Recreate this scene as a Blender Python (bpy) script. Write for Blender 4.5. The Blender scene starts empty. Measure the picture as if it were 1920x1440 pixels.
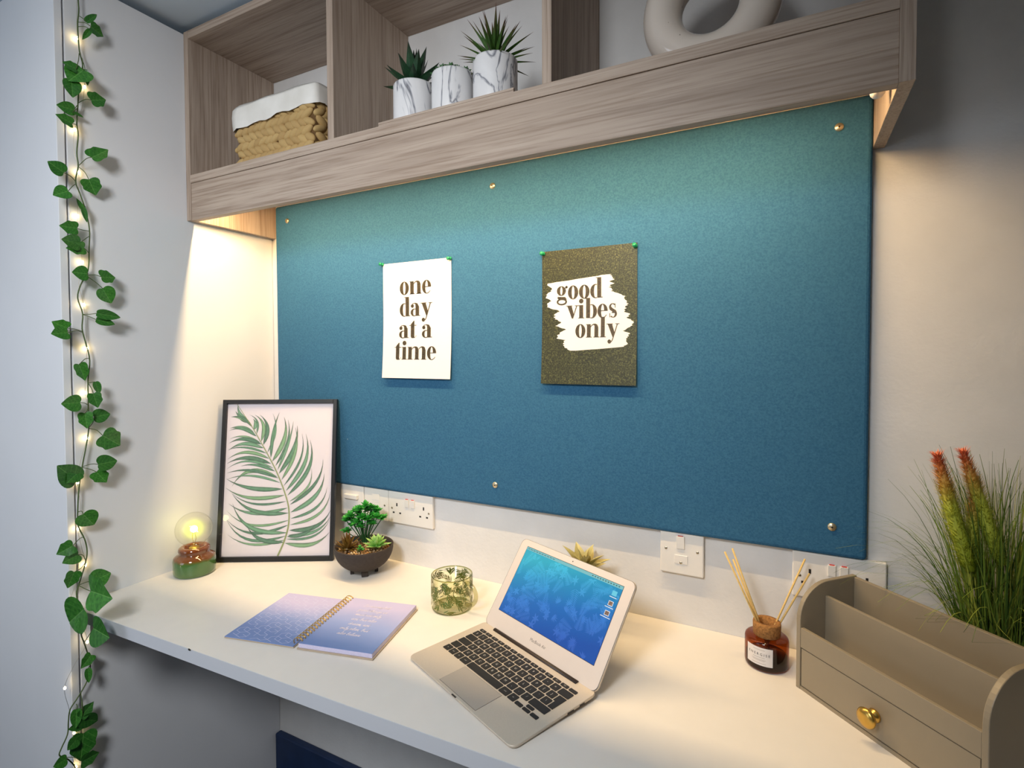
import bpy, bmesh, math, random
from mathutils import Vector, Matrix, Euler

random.seed(7)
S = bpy.context.scene
COL = S.collection

# ------------------------------------------------------------------ camera
CAM_LOC = Vector((1.4154, -1.1261, 1.298))
YAW, PITCH, ROLL = math.radians(27.548), math.radians(-1.6169), math.radians(-0.2003)
_fw = Vector((-math.sin(YAW) * math.cos(PITCH), math.cos(YAW) * math.cos(PITCH), math.sin(PITCH)))
_rt = Vector((math.cos(YAW), math.sin(YAW), 0))
_up = _rt.cross(_fw)
_R = _rt * math.cos(ROLL) + _up * math.sin(ROLL)
_U = -_rt * math.sin(ROLL) + _up * math.cos(ROLL)
cd = bpy.data.cameras.new('camera')
cam = bpy.data.objects.new('camera', cd)
COL.objects.link(cam)
cam.matrix_world = Matrix(((_R.x, _U.x, -_fw.x, CAM_LOC.x), (_R.y, _U.y, -_fw.y, CAM_LOC.y), (_R.z, _U.z, -_fw.z, CAM_LOC.z), (0, 0, 0, 1)))
cd.sensor_width = 36.0
cd.lens = 1003.3 / 1920 * 36.0
cd.shift_y = -28.17 / 1920
cd.clip_start = 0.02
S.camera = cam

# ------------------------------------------------------------------ world, window light, exposure
S.view_settings.view_transform = 'Standard'
S.view_settings.look = 'None'
S.view_settings.gamma = 1.0
S.view_settings.use_curve_mapping = False
S.view_settings.exposure = 0.0
w = bpy.data.worlds.new('world'); S.world = w; w.use_nodes = True
w.node_tree.nodes['Background'].inputs[0].default_value = (0.55, 0.68, 0.9, 1)
w.node_tree.nodes['Background'].inputs[1].default_value = 0.6

ROOM_X0, ROOM_X1, ROOM_Y0, CEIL_Z = -1.5, 2.75, -1.95, 2.155

def area_light(name, loc, rot, sx, sy, power, color):
    d = bpy.data.lights.new(name, 'AREA'); d.shape = 'RECTANGLE'; d.size = sx; d.size_y = sy
    d.energy = power; d.color = color
    o = bpy.data.objects.new(name, d); COL.objects.link(o); o.location = loc; o.rotation_euler = rot
    return o
# daylight entering by the window in the wall behind the camera
WIN = (-0.95, 0.05, 0.75, 1.60)   # x0 x1 z0 z1 on the rear wall
area_light('window_daylight', (-0.45, ROOM_Y0 + 0.02, 1.175), (math.radians(90), 0, 0), 1.0, 0.85, 6.2, (0.82, 0.90, 1.0))
# assumed unseen spotlight, added to shape the light around the desk corner
def spot_light(name, loc, aim, power, deg, radius, color):
    d = bpy.data.lights.new(name, 'SPOT'); d.energy = power; d.spot_size = math.radians(deg); d.spot_blend = 1.0; d.shadow_soft_size = radius; d.color = color
    o = bpy.data.objects.new(name, d); COL.objects.link(o); o.location = loc
    o.rotation_euler = (Vector(aim) - Vector(loc)).to_track_quat('-Z', 'Y').to_euler(); return o
spot_light('added_spotlight', (0.98, -1.66, 1.94), (0.46, -0.40, 1.10), 85, 108, 0.19, (0.94, 0.97, 1.0))

# ------------------------------------------------------------------ helpers
def lin(c):
    c = c / 255.0
    return c / 12.92 if c <= 0.04045 else ((c + 0.055) / 1.055) ** 2.4
def rgb(r, g, b): return (lin(r), lin(g), lin(b), 1.0)

class NT:
    """tiny node-tree helper"""
    def __init__(s, name):
        s.m = bpy.data.materials.new(name); s.m.use_nodes = True
        s.t = s.m.node_tree; s.b = s.t.nodes['Principled BSDF']; s.out = s.t.nodes['Material Output']
    def n(s, kind, **kw):
        nd = s.t.nodes.new(kind)
        for k, v in kw.items():
            if k.startswith('i_'): nd.inputs[k[2:].replace('_', ' ')].default_value = v
            else: setattr(nd, k, v)
        return nd
    def l(s, a, b): s.t.links.new(a, b)
    def coord(s, scale=(1, 1, 1), rot=(0, 0, 0), kind='Object', loc=(0, 0, 0)):
        tc = s.n('ShaderNodeTexCoord'); mp = s.n('ShaderNodeMapping')
        mp.inputs['Scale'].default_value = scale; mp.inputs['Rotation'].default_value = rot; mp.inputs['Location'].default_value = loc
        s.l(tc.outputs[kind], mp.inputs['Vector']); return mp.outputs['Vector']
    def noise(s, vec, scale=5, detail=4, rough=0.5, dist=0.0):
        nd = s.n('ShaderNodeTexNoise'); nd.inputs['Scale'].default_value = scale; nd.inputs['Detail'].default_value = detail
        nd.inputs['Roughness'].default_value = rough; nd.inputs['Distortion'].default_value = dist
        s.l(vec, nd.inputs['Vector']); return nd.outputs['Fac']
    def ramp(s, fac, stops):
        nd = s.n('ShaderNodeValToRGB'); e = nd.color_ramp.elements
        while len(e) < len(stops): e.new(0.5)
        for k, (p, c) in enumerate(stops): e[k].position = p; e[k].color = c
        s.l(fac, nd.inputs['Fac']); return nd.outputs['Color']
    def mix(s, fac, a, b, mode='MIX'):
        nd = s.n('ShaderNodeMix'); nd.data_type = 'RGBA'; nd.blend_type = mode
        for sock, v in ((nd.inputs['Factor'], fac), (nd.inputs['A'], a), (nd.inputs['B'], b)): pass
        for idx, v in ((0, fac), (6, a), (7, b)):
            if hasattr(v, 'is_output'): s.l(v, nd.inputs[idx])
            else: nd.inputs[idx].default_value = v
        return nd.outputs[2]
    def bump(s, height, strength=0.2, dist=0.002):
        nd = s.n('ShaderNodeBump'); nd.inputs['Strength'].default_value = strength; nd.inputs['Distance'].default_value = dist
        s.l(height, nd.inputs['Height']); s.l(nd.outputs['Normal'], s.b.inputs['Normal'])
    def math(s, op, a, b=0.0):
        nd = s.n('ShaderNodeMath'); nd.operation = op
        for i, v in ((0, a), (1, b)):
            if hasattr(v, 'is_output'): s.l(v, nd.inputs[i])
            else: nd.inputs[i].default_value = v
        return nd.outputs[0]
    def base(s, col, rough=0.5, metal=0.0, spec=0.5):
        if hasattr(col, 'is_output'): s.l(col, s.b.inputs['Base Color'])
        else: s.b.inputs['Base Color'].default_value = col
        s.b.inputs['Roughness'].default_value = rough; s.b.inputs['Metallic'].default_value = metal
        s.b.inputs['Specular IOR Level'].default_value = spec
        return s

def plain(name, col, rough=0.5, metal=0.0, spec=0.5, var=0.06, scale=60, bump=0.0):
    t = NT(name)
    v = t.coord()
    f = t.noise(v, scale, 3)
    a = tuple(c * (1 - var) for c in col[:3]) + (1,); b = tuple(min(1, c * (1 + var)) for c in col[:3]) + (1,)
    t.base(t.ramp(f, [(0.3, a), (0.7, b)]), rough, metal, spec)
    if bump: t.bump(f, bump, 0.001)
    return t.m

def emissive(name, col, strength):
    t = NT(name); t.base((0.02, 0.02, 0.02, 1), 0.5)
    t.b.inputs['Emission Color'].default_value = col; t.b.inputs['Emission Strength'].default_value = strength
    return t.m

def wood(name, axis):
    t = NT(name)
    sc = {'x': (1.0, 26, 26), 'z': (26, 26, 1.0), 'y': (26, 1.0, 26)}[axis]
    v = t.coord(sc)
    big = t.noise(v, 1.3, 5, 0.6, 0.6)
    fine = t.noise(t.coord(tuple(c * 4.5 if c > 2 else 3.0 for c in sc)), 2.0, 3, 0.6)
    blotch = t.noise(t.coord((1, 1, 1)), 4.0, 2)
    c1 = t.ramp(big, [(0.28, rgb(158, 140, 126)), (0.5, rgb(183, 165, 150)), (0.75, rgb(200, 184, 169))])
    c2 = t.ramp(fine, [(0.30, rgb(176, 162, 150)), (0.55, rgb(255, 255, 255)), (1, rgb(255, 255, 255))])
    c3 = t.mix(0.75, c1, c2, 'MULTIPLY')
    c4 = t.mix(t.math('MULTIPLY', blotch, 0.5), c3, rgb(172, 150, 130), 'MIX')
    t.base(c4, 0.55, 0, 0.35)
    t.bump(fine, 0.25, 0.0006)
    return t.m

def glass(name, col, rough=0.0, ior=1.45, alpha_shadow=False):
    t = NT(name); t.base(col, rough); t.b.inputs['Transmission Weight'].default_value = 1.0; t.b.inputs['IOR'].default_value = ior
    return t.m

class MB:
    def __init__(s): s.v = []; s.f = []; s.sm = []; s.col = None
    def add(s, vs, fs, smooth=False):
        o = len(s.v); s.v += [tuple(p) for p in vs]; s.f += [tuple(i + o for i in f) for f in fs]; s.sm += [smooth] * len(fs); return s
    def box(s, x0, x1, y0, y1, z0, z1, M=None):
        vs = [Vector(p) for p in ((x0, y0, z0), (x1, y0, z0), (x1, y1, z0), (x0, y1, z0), (x0, y0, z1), (x1, y0, z1), (x1, y1, z1), (x0, y1, z1))]
        if M: vs = [M @ p for p in vs]
        return s.add(vs, [(0, 3, 2, 1), (4, 5, 6, 7), (0, 1, 5, 4), (1, 2, 6, 5), (2, 3, 7, 6), (3, 0, 4, 7)])
    def poly(s, pts, M=None):
        vs = [Vector(p) for p in pts]
        if M: vs = [M @ p for p in vs]
        return s.add(vs, [tuple(range(len(vs)))])
    def prism(s, pts, a, b, M=None, smooth=False):
        """pts: 2-D outline (x,y) extruded from z=a to z=b"""
        n = len(pts); vs = [Vector((p[0], p[1], a)) for p in pts] + [Vector((p[0], p[1], b)) for p in pts]
        if M: vs = [M @ p for p in vs]
        s.add(vs, [tuple(range(n - 1, -1, -1)), tuple(range(n, 2 * n))])
        o = len(s.v) - 2 * n
        for i in range(n):
            j = (i + 1) % n; s.f.append((o + i, o + j, o + n + j, o + n + i)); s.sm.append(smooth)
        return s
    def lathe(s, prof, n=32, c=(0, 0, 0), sx=1.0, sy=1.0, smooth=True, close=False, M=None):
        vs = []; fs = []; k = len(prof)
        for i in range(n):
            a = 2 * math.pi * i / n
            for r, z in prof:
                p = Vector((c[0] + r * sx * math.cos(a), c[1] + r * sy * math.sin(a), c[2] + z)); vs.append(M @ p if M else p)
        for i in range(n):
            j = (i + 1) % n
            for q in range(k - 1 + (1 if close else 0)):
                q2 = (q + 1) % k
                fs.append((i * k + q, j * k + q, j * k + q2, i * k + q2))
        return s.add(vs, fs, smooth)
    def tube(s, pts, r, n=7, caps=True, smooth=True):
        pts = [Vector(p) for p in pts]; k = len(pts)
        rs = r if isinstance(r, (list, tuple)) else [r] * k
        vs = []; fs = []; prev = None
        for i, p in enumerate(pts):
            d = (pts[min(i + 1, k - 1)] - pts[max(i - 1, 0)]).normalized()
            if prev is None:
                prev = d.cross(Vector((0, 0, 1)) if abs(d.z) < 0.9 else Vector((1, 0, 0))).normalized()
            a = (prev - d * prev.dot(d)).normalized(); b = d.cross(a); prev = a
            for q in range(n):
                t = 2 * math.pi * q / n; vs.append(p + (a * math.cos(t) + b * math.sin(t)) * rs[i])
        for i in range(k - 1):
            for q in range(n):
                q2 = (q + 1) % n; fs.append((i * n + q, i * n + q2, (i + 1) * n + q2, (i + 1) * n + q))
        if caps: fs += [tuple(range(n - 1, -1, -1)), tuple((k - 1) * n + q for q in range(n))]
        return s.add(vs, fs, smooth)
    def strip(s, A, B, M=None, smooth=False):
        vs = [Vector(p) for p in A] + [Vector(p) for p in B]; n = len(A)
        if M: vs = [M @ p for p in vs]
        return s.add(vs, [(i, i + 1, n + i + 1, n + i) for i in range(n - 1)], smooth)
    def sphere(s, c, r, n=12, m=8, sc=(1, 1, 1), M=None):
        prof = [(max(1e-5, r * math.sin(math.pi * i / m)), -r * math.cos(math.pi * i / m)) for i in range(m + 1)]
        T = Matrix.Translation(Vector(c)) @ Matrix.Diagonal((sc[0], sc[1], sc[2], 1))
        return s.lathe(prof, n, M=(M @ T if M else T))
    def build(s, name, mat, parent=None, world=False, bevel=0.0, seg=2, weld=False):
        me = bpy.data.meshes.new(name)
        vs = s.v
        if world and parent is not None:
            L = parent.location; vs = [(p[0] - L.x, p[1] - L.y, p[2] - L.z) for p in vs]
        me.from_pydata([tuple(p) for p in vs], [], s.f)
        me.polygons.foreach_set('use_smooth', s.sm)
        me.update()
        if mat: me.materials.append(mat)
        return link(name, me, parent, bevel, seg)

def link(name, me, parent=None, bevel=0.0, seg=2):
    o = bpy.data.objects.new(name, me); COL.objects.link(o)
    if parent is not None: o.parent = parent
    if bevel:
        md = o.modifiers.new('bevel', 'BEVEL'); md.width = bevel; md.segments = seg; md.limit_method = 'ANGLE'; md.angle_limit = math.radians(40)
    return o

def tag(o, label=None, cat=None, group=None, kind=None):
    if label: o['label'] = label
    if cat: o['category'] = cat
    if group: o['group'] = group
    if kind: o['kind'] = kind
    return o
def thing(name, label, cat, loc=(0, 0, 0), rz=0.0, group=None):
    o = bpy.data.objects.new(name, None); COL.objects.link(o); o.empty_display_size = 0.05
    o.location = loc; o.rotation_euler = (0, 0, rz)
    return tag(o, label, cat, group)
def B(x0, x1, y0, y1, z0, z1, name, mat, parent=None, world=False, bevel=0.0, seg=2):
    return MB().box(x0, x1, y0, y1, z0, z1).build(name, mat, parent, world, bevel, seg)
def struct(o): o['kind'] = 'structure'; return o
def spline(pts, per=8):
    """Catmull-Rom through points"""
    P = [Vector(p) for p in pts]; out = []
    for i in range(len(P) - 1):
        p0 = P[max(i - 1, 0)]; p1 = P[i]; p2 = P[i + 1]; p3 = P[min(i + 2, len(P) - 1)]
        for k in range(per):
            t = k / per
            out.append(0.5 * ((2 * p1) + (p2 - p0) * t + (2 * p0 - 5 * p1 + 4 * p2 - p3) * t * t + (3 * p1 - p0 - 3 * p2 + p3) * t ** 3))
    out.append(P[-1]); return out
def text_mesh(txt, size, extrude=0.0):
    c = bpy.data.curves.new('lettering', 'FONT'); c.body = txt; c.size = size; c.align_x = 'CENTER'; c.align_y = 'CENTER'; c.extrude = extrude; c.resolution_u = 2
    o = bpy.data.objects.new('lettering', c); COL.objects.link(o)
    dg = bpy.context.evaluated_depsgraph_get(); me = bpy.data.meshes.new_from_object(o.evaluated_get(dg))
    bpy.data.objects.remove(o); bpy.data.curves.remove(c); return me

# ------------------------------------------------------------------ materials
M_wall = (lambda t: (t.base(t.ramp(t.noise(t.coord(), 14, 3), [(0.3, rgb(219, 217, 215)), (0.7, rgb(226, 224, 222))]), 0.75, 0, 0.3), t.bump(t.noise(t.coord(), 130, 3), 0.35, 0.0012), t.m)[-1])(NT('wall_paint'))
M_ceil = plain('ceiling_paint', rgb(204, 218, 230), 0.9, var=0.01, scale=3)
M_carpet = plain('carpet', rgb(38, 46, 62), 0.95, var=0.2, scale=300, bump=0.5)
M_panel = plain('white_melamine', rgb(226, 226, 228), 0.45, spec=0.4, var=0.012, scale=8)
M_door = plain('white_door_laminate', rgb(224, 225, 228), 0.4, spec=0.4, var=0.012, scale=8)
M_desk = plain('desk_laminate', rgb(226, 221, 214), 0.42, spec=0.4, var=0.012, scale=30)
M_edge = plain('desk_edging', rgb(206, 208, 214), 0.45, var=0.01, scale=10)
M_navy = plain('navy_vinyl', rgb(20, 42, 78), 0.6, var=0.15, scale=25, bump=0.2)
W_x, W_z, W_y = wood('grey_oak_along', 'x'), wood('grey_oak_upright', 'z'), wood('grey_oak_deep', 'y')
M_plate = plain('white_plastic', rgb(232, 228, 222), 0.3, var=0.008)
M_hole = plain('dark_slot', rgb(25, 20, 18), 0.7)
M_red = plain('red_plastic', rgb(200, 40, 28), 0.4)
M_brass = plain('brushed_brass', rgb(212, 172, 88), 0.28, 1.0, var=0.05, scale=120)
M_steel = plain('zinc_screw', rgb(196, 184, 160), 0.3, 1.0, var=0.05)
M_black = plain('black_paint', rgb(20, 20, 22), 0.45, var=0.1)
M_ink = plain('black_ink', rgb(38, 34, 26), 0.6, var=0.25, scale=900)

# ------------------------------------------------------------------ room shell
D = 0.12
struct(B(ROOM_X0 - D, ROOM_X1 + D, ROOM_Y0 - D, D, -D, 0, 'floor', M_carpet))
struct(B(ROOM_X0 - D, ROOM_X1 + D, ROOM_Y0 - D, D, CEIL_Z, CEIL_Z + D, 'ceiling', M_ceil))
struct(B(ROOM_X0 - D, ROOM_X1 + D, 0, D, 0, CEIL_Z, 'wall_back', M_wall))
struct(B(ROOM_X0 - D, ROOM_X0, ROOM_Y0, 0, 0, CEIL_Z, 'wall_left', M_wall))
struct(B(ROOM_X1, ROOM_X1 + D, ROOM_Y0, 0, 0, CEIL_Z, 'wall_right', M_wall))
m = MB()
for q in ((ROOM_X0, WIN[0], 0, CEIL_Z), (WIN[1], ROOM_X1, 0, CEIL_Z), (WIN[0], WIN[1], 0, WIN[2]), (WIN[0], WIN[1], WIN[3], CEIL_Z)):
    m.box(q[0], q[1], ROOM_Y0 - D, ROOM_Y0, q[2], q[3])
struct(m.build('wall_rear', M_wall))
m = MB()
for q in ((WIN[0], WIN[0] + 0.05, WIN[2], WIN[3]), (WIN[1] - 0.05, WIN[1], WIN[2], WIN[3]), (-0.475, -0.425, WIN[2], WIN[3])):
    m.box(q[0], q[1], ROOM_Y0 - 0.09, ROOM_Y0 - 0.04, q[2], q[3])
for q in ((WIN[2], WIN[2] + 0.05), (WIN[3] - 0.05, WIN[3])): m.box(WIN[0] + 0.05, WIN[1] - 0.05, ROOM_Y0 - 0.09, ROOM_Y0 - 0.04, q[0], q[1])
struct(m.build('window_1', M_plate))
m = MB().box(0.004, ROOM_X1 - 0.002, -0.022, -0.001, 0.0, 0.121)
struct(m.build('baseboard_back', M_navy, bevel=0.004))

# ------------------------------------------------------------------ wardrobe
WT = 2.135
wr = thing('wardrobe', 'tall white laminate wardrobe with the ivy garland on its edge', 'wardrobe', (-0.45, -0.26, 0))
B(-0.018, 0, -0.523, -0.001, 0, WT, 'side_panel', M_panel, wr, True, 0.001)
B(-0.900, -0.882, -0.523, -0.001, 0, WT, 'side_panel', M_panel, wr, True, 0.001)
B(-0.882, -0.018, -0.523, -0.001, WT - 0.018, WT, 'top_panel', M_panel, wr, True)
B(-0.882, -0.018, -0.500, -0.482, 0, 0.08, 'plinth', M_panel, wr, True)
B(-0.882, -0.018, -0.012, -0.001, 0.08, WT - 0.018, 'back_panel', M_panel, wr, True)
d1 = B(-0.449, -0.0004, -0.5415, -0.5265, 0.03, WT, 'door', M_door, wr, True, 0.0012)
d2 = B(-0.900, -0.451, -0.5415, -0.5265, 0.03, WT, 'door', M_door, wr, True, 0.0012)
for dd, hx in ((d1, -0.40), (d2, -0.50)):
    MB().tube([(hx + .45, -.545 + .26, .95), (hx + .45, -.575 + .26, .96), (hx + .45, -.575 + .26, 1.10), (hx + .45, -.545 + .26, 1.11)], 0.005, 8).build('handle', M_steel, dd)

# ------------------------------------------------------------------ desk
ZD = 0.74
def yfront(x): return -0.540 + 0.040 * x
DX1 = 2.10
dk = thing('desk', 'long white built-in desk running along the wall under the shelf', 'desk', (1.0, -0.25, 0))
def slab(x0, x1, off0, off1, z0, z1, name, mat, bevel=0.0):
    pts = [(x0, yfront(x0) + off0), (x1, yfront(x1) + off0), (x1, off1 if off1 <= 0 else yfront(x1) + off1), (x0, off1 if off1 <= 0 else yfront(x0) + off1)]
    return MB().prism(pts, z0, z1).build(name, mat, dk, True, bevel)
slab(0.0005, DX1, 0.0012, -0.0005, ZD - 0.026, ZD, 'worktop', M_desk)
slab(0.0005, DX1, 0.0, 0.0012, ZD - 0.026, ZD, 'edge_strip', M_edge)
B(0.0005, 0.020, -0.512, -0.03, 0.650, ZD - 0.0262, 'support_batten', M_panel, dk, True, 0.001)
MB().prism([(-.004, 0), (-.001, -.0007), (.003, -.0006), (.0045, 0), (.001, .0012), (-.002, .0012)], -.0022, .0003, M=Matrix.Translation((0.4085, yfront(0.4085) - .0001, ZD))).build('edge_chip', M_hole, dk, True)
B(DX1 - 0.02, DX1, -0.44, -0.03, 0.0, ZD - 0.0262, 'end_panel', M_panel, dk, True)

# ------------------------------------------------------------------ shelf unit
ZF, ZB0, ZB1, ZT0, ZT1, YS = 1.651, 1.747, 1.768, 2.119, 2.139, -0.262
SX1 = 1.555
sh = thing('shelf_unit', 'grey oak three-bay wall shelf above the blue pinboard', 'shelf', (0.78, -0.13, ZF))
B(0.0005, 0.018, YS, -0.0005, ZF, ZT1, 'side_panel', W_z, sh, True, 0.0008)
B(1.537, SX1, YS, -0.0005, ZF, ZT1, 'side_panel', W_z, sh, True, 0.0008)
B(0.511, 0.529, YS + .001, -0.0005, ZB1, ZT0, 'divider', W_z, sh, True, 0.0008)
B(1.025, 1.043, YS + .001, -0.0005, ZB1, ZT0, 'divider', W_z, sh, True, 0.0008)
B(0.018, 1.537, YS, -0.0005, ZT0, ZT1, 'top_board', W_x, sh, True, 0.0008)
B(0.018, 1.537, YS, -0.0005, ZB0, ZB1, 'bottom_board', W_x, sh, True, 0.0008)
B(0.018, 1.537, YS + .002, YS + .020, ZF, ZB0 - 0.0006, 'fascia', W_x, sh, True, 0.0008)

# LED strip under the shelf: warm light on desk and pinboard
led = thing('led_strip_light', 'warm glowing light strip fixed under the shelf behind its fascia', 'light', (0.76, -0.226, ZB0))
M_led = emissive('led_warm', (1.0, 0.71, 0.365, 1), 315)
LX0, LX1 = 0.030, 1.45
B(LX0 - 0.01, LX1 + 0.01, -0.2418, -0.2185, ZB0 - 0.008, ZB0 - 0.0005, 'channel', M_plate, led, True)
MB().poly([(LX0, -0.2345, ZB0 - 0.0085), (LX0, -0.2255, ZB0 - 0.0085), (LX1, -0.2255, ZB0 - 0.0085), (LX1, -0.2345, ZB0 - 0.0085)]).build('diffuser', M_led, led, True)
MB().lathe([(0.0001, 0), (0.006, 0.001), (0.009, 0.005), (0.010, 0.012), (0.010, 0.084), (0.0001, 0.084)], 16, (1.521, -0.196, ZB0 - 0.085)).build('power_lead_cap', M_plate, led, True)

# ------------------------------------------------------------------ pinboard
def felt():
    t = NT('teal_felt'); v = t.coord()
    f = t.noise(v, 300, 3, 0.7); g = t.noise(v, 6, 3)
    c = t.mix(t.ramp(f, [(0.36, (0, 0, 0, 1)), (0.64, (1, 1, 1, 1))]), rgb(40, 91, 126), rgb(57, 107, 139))
    c = t.mix(t.math('MULTIPLY', g, 0.25), c, rgb(32, 77, 113))
    vo = t.n('ShaderNodeTexVoronoi'); vo.inputs['Scale'].default_value = 9; t.l(v, vo.inputs['Vector'])
    sp = t.math('LESS_THAN', vo.outputs['Distance'], 0.016)
    c = t.mix(t.math('MULTIPLY', sp, 0.5), c, rgb(170, 190, 190))
    t.base(c, 0.8, 0, 0.25); t.bump(f, 0.45, 0.0016); return t.m
M_felt = felt()
PB_Y = -0.0185
pb = thing('pinboard', 'large teal blue felt pinboard screwed to the wall', 'pinboard', (0.786, -0.01, 0.932))
B(0.036, 1.5365, PB_Y, -0.0006, 0.9325, 1.741, 'felt_panel', M_felt, pb, True, 0.007, 3)
screw0 = None
for x, z in ((0.0896, 1.6935), (0.788, 1.6935), (1.486, 1.6930), (0.0896, 0.985), (0.7914, 0.985), (1.4833, 0.986)):
    if screw0 is None:
        mm = MB().lathe([(0.0001, 0.0032), (0.0022, 0.0030), (0.0030, 0.0026), (0.0064, 0.0024), (0.0072, 0.0012), (0.0072, 0.0)], 20, M=Matrix.Rotation(math.radians(90), 4, 'X'))
        s0 = mm.build('screw', plain('pale_brass_screw', rgb(214, 200, 168), 0.3, 0.9, var=.04), pb); screw0 = s0
        r0 = MB().box(-0.0014, 0.0014, -0.0036, -0.0029, -0.0014, 0.0014, Matrix.Rotation(0.6, 4, 'Y')).build('screw_recess', M_hole, s0)
        so = s0
    else:
        so = screw0.copy(); COL.objects.link(so); so.parent = pb
        rr = r0.copy(); COL.objects.link(rr); rr.parent = so
    so.location = (x - 0.786, PB_Y + 0.01 - 0.0001, z - 0.932)

# ------------------------------------------------------------------ fat-face lettering
def arc_ring(cx, cy, rx, ry, ix, iy, a0=0, a1=360, n=36):
    A = []; Bp = []
    for i in range(n + 1):
        a = math.radians(a0 + (a1 - a0) * i / n)
        A.append((cx + rx * math.cos(a), cy + ry * math.sin(a))); Bp.append((cx + ix * math.cos(a), cy + iy * math.sin(a)))
    return ('strip', A, Bp)
def rect(x0, x1, y0, y1): return ('poly', [(x0, y0), (x1, y0), (x1, y1), (x0, y1)])
def ball(cx, cy, r): return ('poly', [(cx + r * math.cos(2 * math.pi * i / 20), cy + r * math.sin(2 * math.pi * i / 20)) for i in range(20)])
HL = 0.045
def arch(x): return ('strip', [(x + p[0], p[1]) for p in ((.40, .84), (.50, .95), (.64, 1.03), (.82, 1.03), (.96, .95), (1.04, .74))], [(x + p[0], p[1]) for p in ((.40, .77), (.50, .88), (.59, .94), (.67, .94), (.715, .86), (.72, .72))])
def glyph(c):
    if c == 'o': return [arc_ring(.43, .5, .43, .53, .12, .48)], .92
    if c == 'n': return [rect(.08, .40, 0, 1), rect(0, .40, 1 - HL, 1), rect(0, .5, 0, HL), arch(0), rect(.72, 1.04, 0, .75), rect(.64, 1.13, 0, HL)], 1.18
    if c == 'm': return [rect(.08, .40, 0, 1), rect(0, .40, 1 - HL, 1), rect(0, .5, 0, HL), arch(0), rect(.72, 1.04, 0, .75), rect(.64, 1.13, 0, HL), arch(.64), rect(1.36, 1.68, 0, .75), rect(1.28, 1.77, 0, HL)], 1.82
    if c == 'e': return [arc_ring(.41, .5, .41, .53, .12, .48, 4, 270), arc_ring(.41, .5, .41, .53, .37, .48, 270, 325, 10), rect(.25, .82, .49, .49 + HL)], .88
    if c == 'd': return [arc_ring(.42, .5, .42, .53, .12, .48, 70, 290), rect(.56, .88, 0, 1.52), rect(.44, .56, 1.52 - HL, 1.52), rect(.88, 1.0, 0, HL)], 1.04
    if c == 'b': return [arc_ring(.56, .5, .42, .53, .12, .48, -110, 110), rect(.10, .42, 0, 1.52), rect(0, .1, 1.52 - HL, 1.52)], 1.02
    if c == 'a': return [arc_ring(.33, .27, .33, .30, .10, .25, 80, 300), ('poly', [(.33, .50), (.5, .54), (.5, .58), (.33, .56)]), rect(.46, .78, .0, .75), rect(.78, .90, 0, HL), ball(.16, .78, .14),
        ('strip', [(.06, .84), (.18, .98), (.40, 1.03), (.63, .98), (.78, .72)], [(.10, .82), (.2, .93), (.36, .98), (.44, .9), (.46, .72)])], .94
    if c == 't': return [('poly', [(.14, .1), (.46, .1), (.46, 1.34), (.40, 1.34), (.14, 1.06)]), rect(0, .64, 1 - HL, 1), ('strip', [(.14, .1), (.2, -.01), (.34, -.03), (.5, -.01), (.66, .16)], [(.46, .1), (.46, .06), (.48, .04), (.54, .05), (.63, .18)])], .70
    if c == 'i': return [rect(.08, .40, 0, 1), rect(0, .40, 1 - HL, 1), rect(0, .5, 0, HL), ball(.24, 1.31, .18)], .55
    if c == 'l': return [rect(.08, .40, 0, 1.52), rect(0, .40, 1.52 - HL, 1.52), rect(0, .5, 0, HL)], .55
    if c == 'v': return [('poly', [(.08, 1), (.44, 1), (.66, .28), (.56, 0), (.48, 0)]), ('poly', [(.86, 1), (.93, 1), (.58, 0), (.52, 0)]), rect(0, .52, 1 - HL, 1), rect(.72, 1.06, 1 - HL, 1)], 1.02
    if c == 'y': return [('poly', [(.08, 1), (.44, 1), (.68, .28), (.58, 0), (.50, 0)]), ('poly', [(.86, 1), (.93, 1), (.52, -.22), (.42, -.36), (.36, -.36), (.46, -.2)]), ball(.24, -.33, .15), rect(0, .52, 1 - HL, 1), rect(.72, 1.06, 1 - HL, 1)], 1.04
    if c == 'g': return [arc_ring(.40, .66, .38, .37, .10, .32), ball(.84, .93, .10), ('poly', [(.66, .86), (.7, .82), (.84, .9), (.84, .98)]), arc_ring(.44, -.19, .44, .26, .30, .15), ('poly', [(.06, .1), (.18, .0), (.7, .0), (.84, -.1), (.84, .02), (.72, .18), (.2, .2), (.1, .22)]), ('poly', [(.2, .34), (.24, .38), (.12, .2), (.06, .14)])], .96
    if c == 's': return [arc_ring(.33, .76, .28, .27, .13, .22, 40, 200), arc_ring(.37, .26, .30, .29, .13, .24, -140, 20), ('strip', [(.05, .70), (.10, .56), (.32, .40), (.24, .22 + .1)], [(.20, .80), (.34, .66), (.60, .50), (.67, .30)]), rect(.50, .55, .70, 1.0), rect(.08, .13, 0, .3)], .78
    return [], .45
def lettering(m, word, x_mid, y_base, xh, wscale=1.0, y_off=0.0):
    """append a word to MB m in the (x,z) plane, centred at x_mid"""
    adv = sum(glyph(c)[1] for c in word) - 0.04
    x = x_mid - adv * xh * wscale / 2
    for c in word:
        parts, a = glyph(c)
        for g in parts:
            if g[0] == 'poly': m.poly([(x + p[0] * xh * wscale, y_off, y_base + p[1] * xh) for p in g[1]])
            else: m.strip([(x + p[0] * xh * wscale, y_off, y_base + p[1] * xh) for p in g[1]], [(x + p[0] * xh * wscale, y_off, y_base + p[1] * xh) for p in g[2]])
        x += a * xh * wscale

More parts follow.
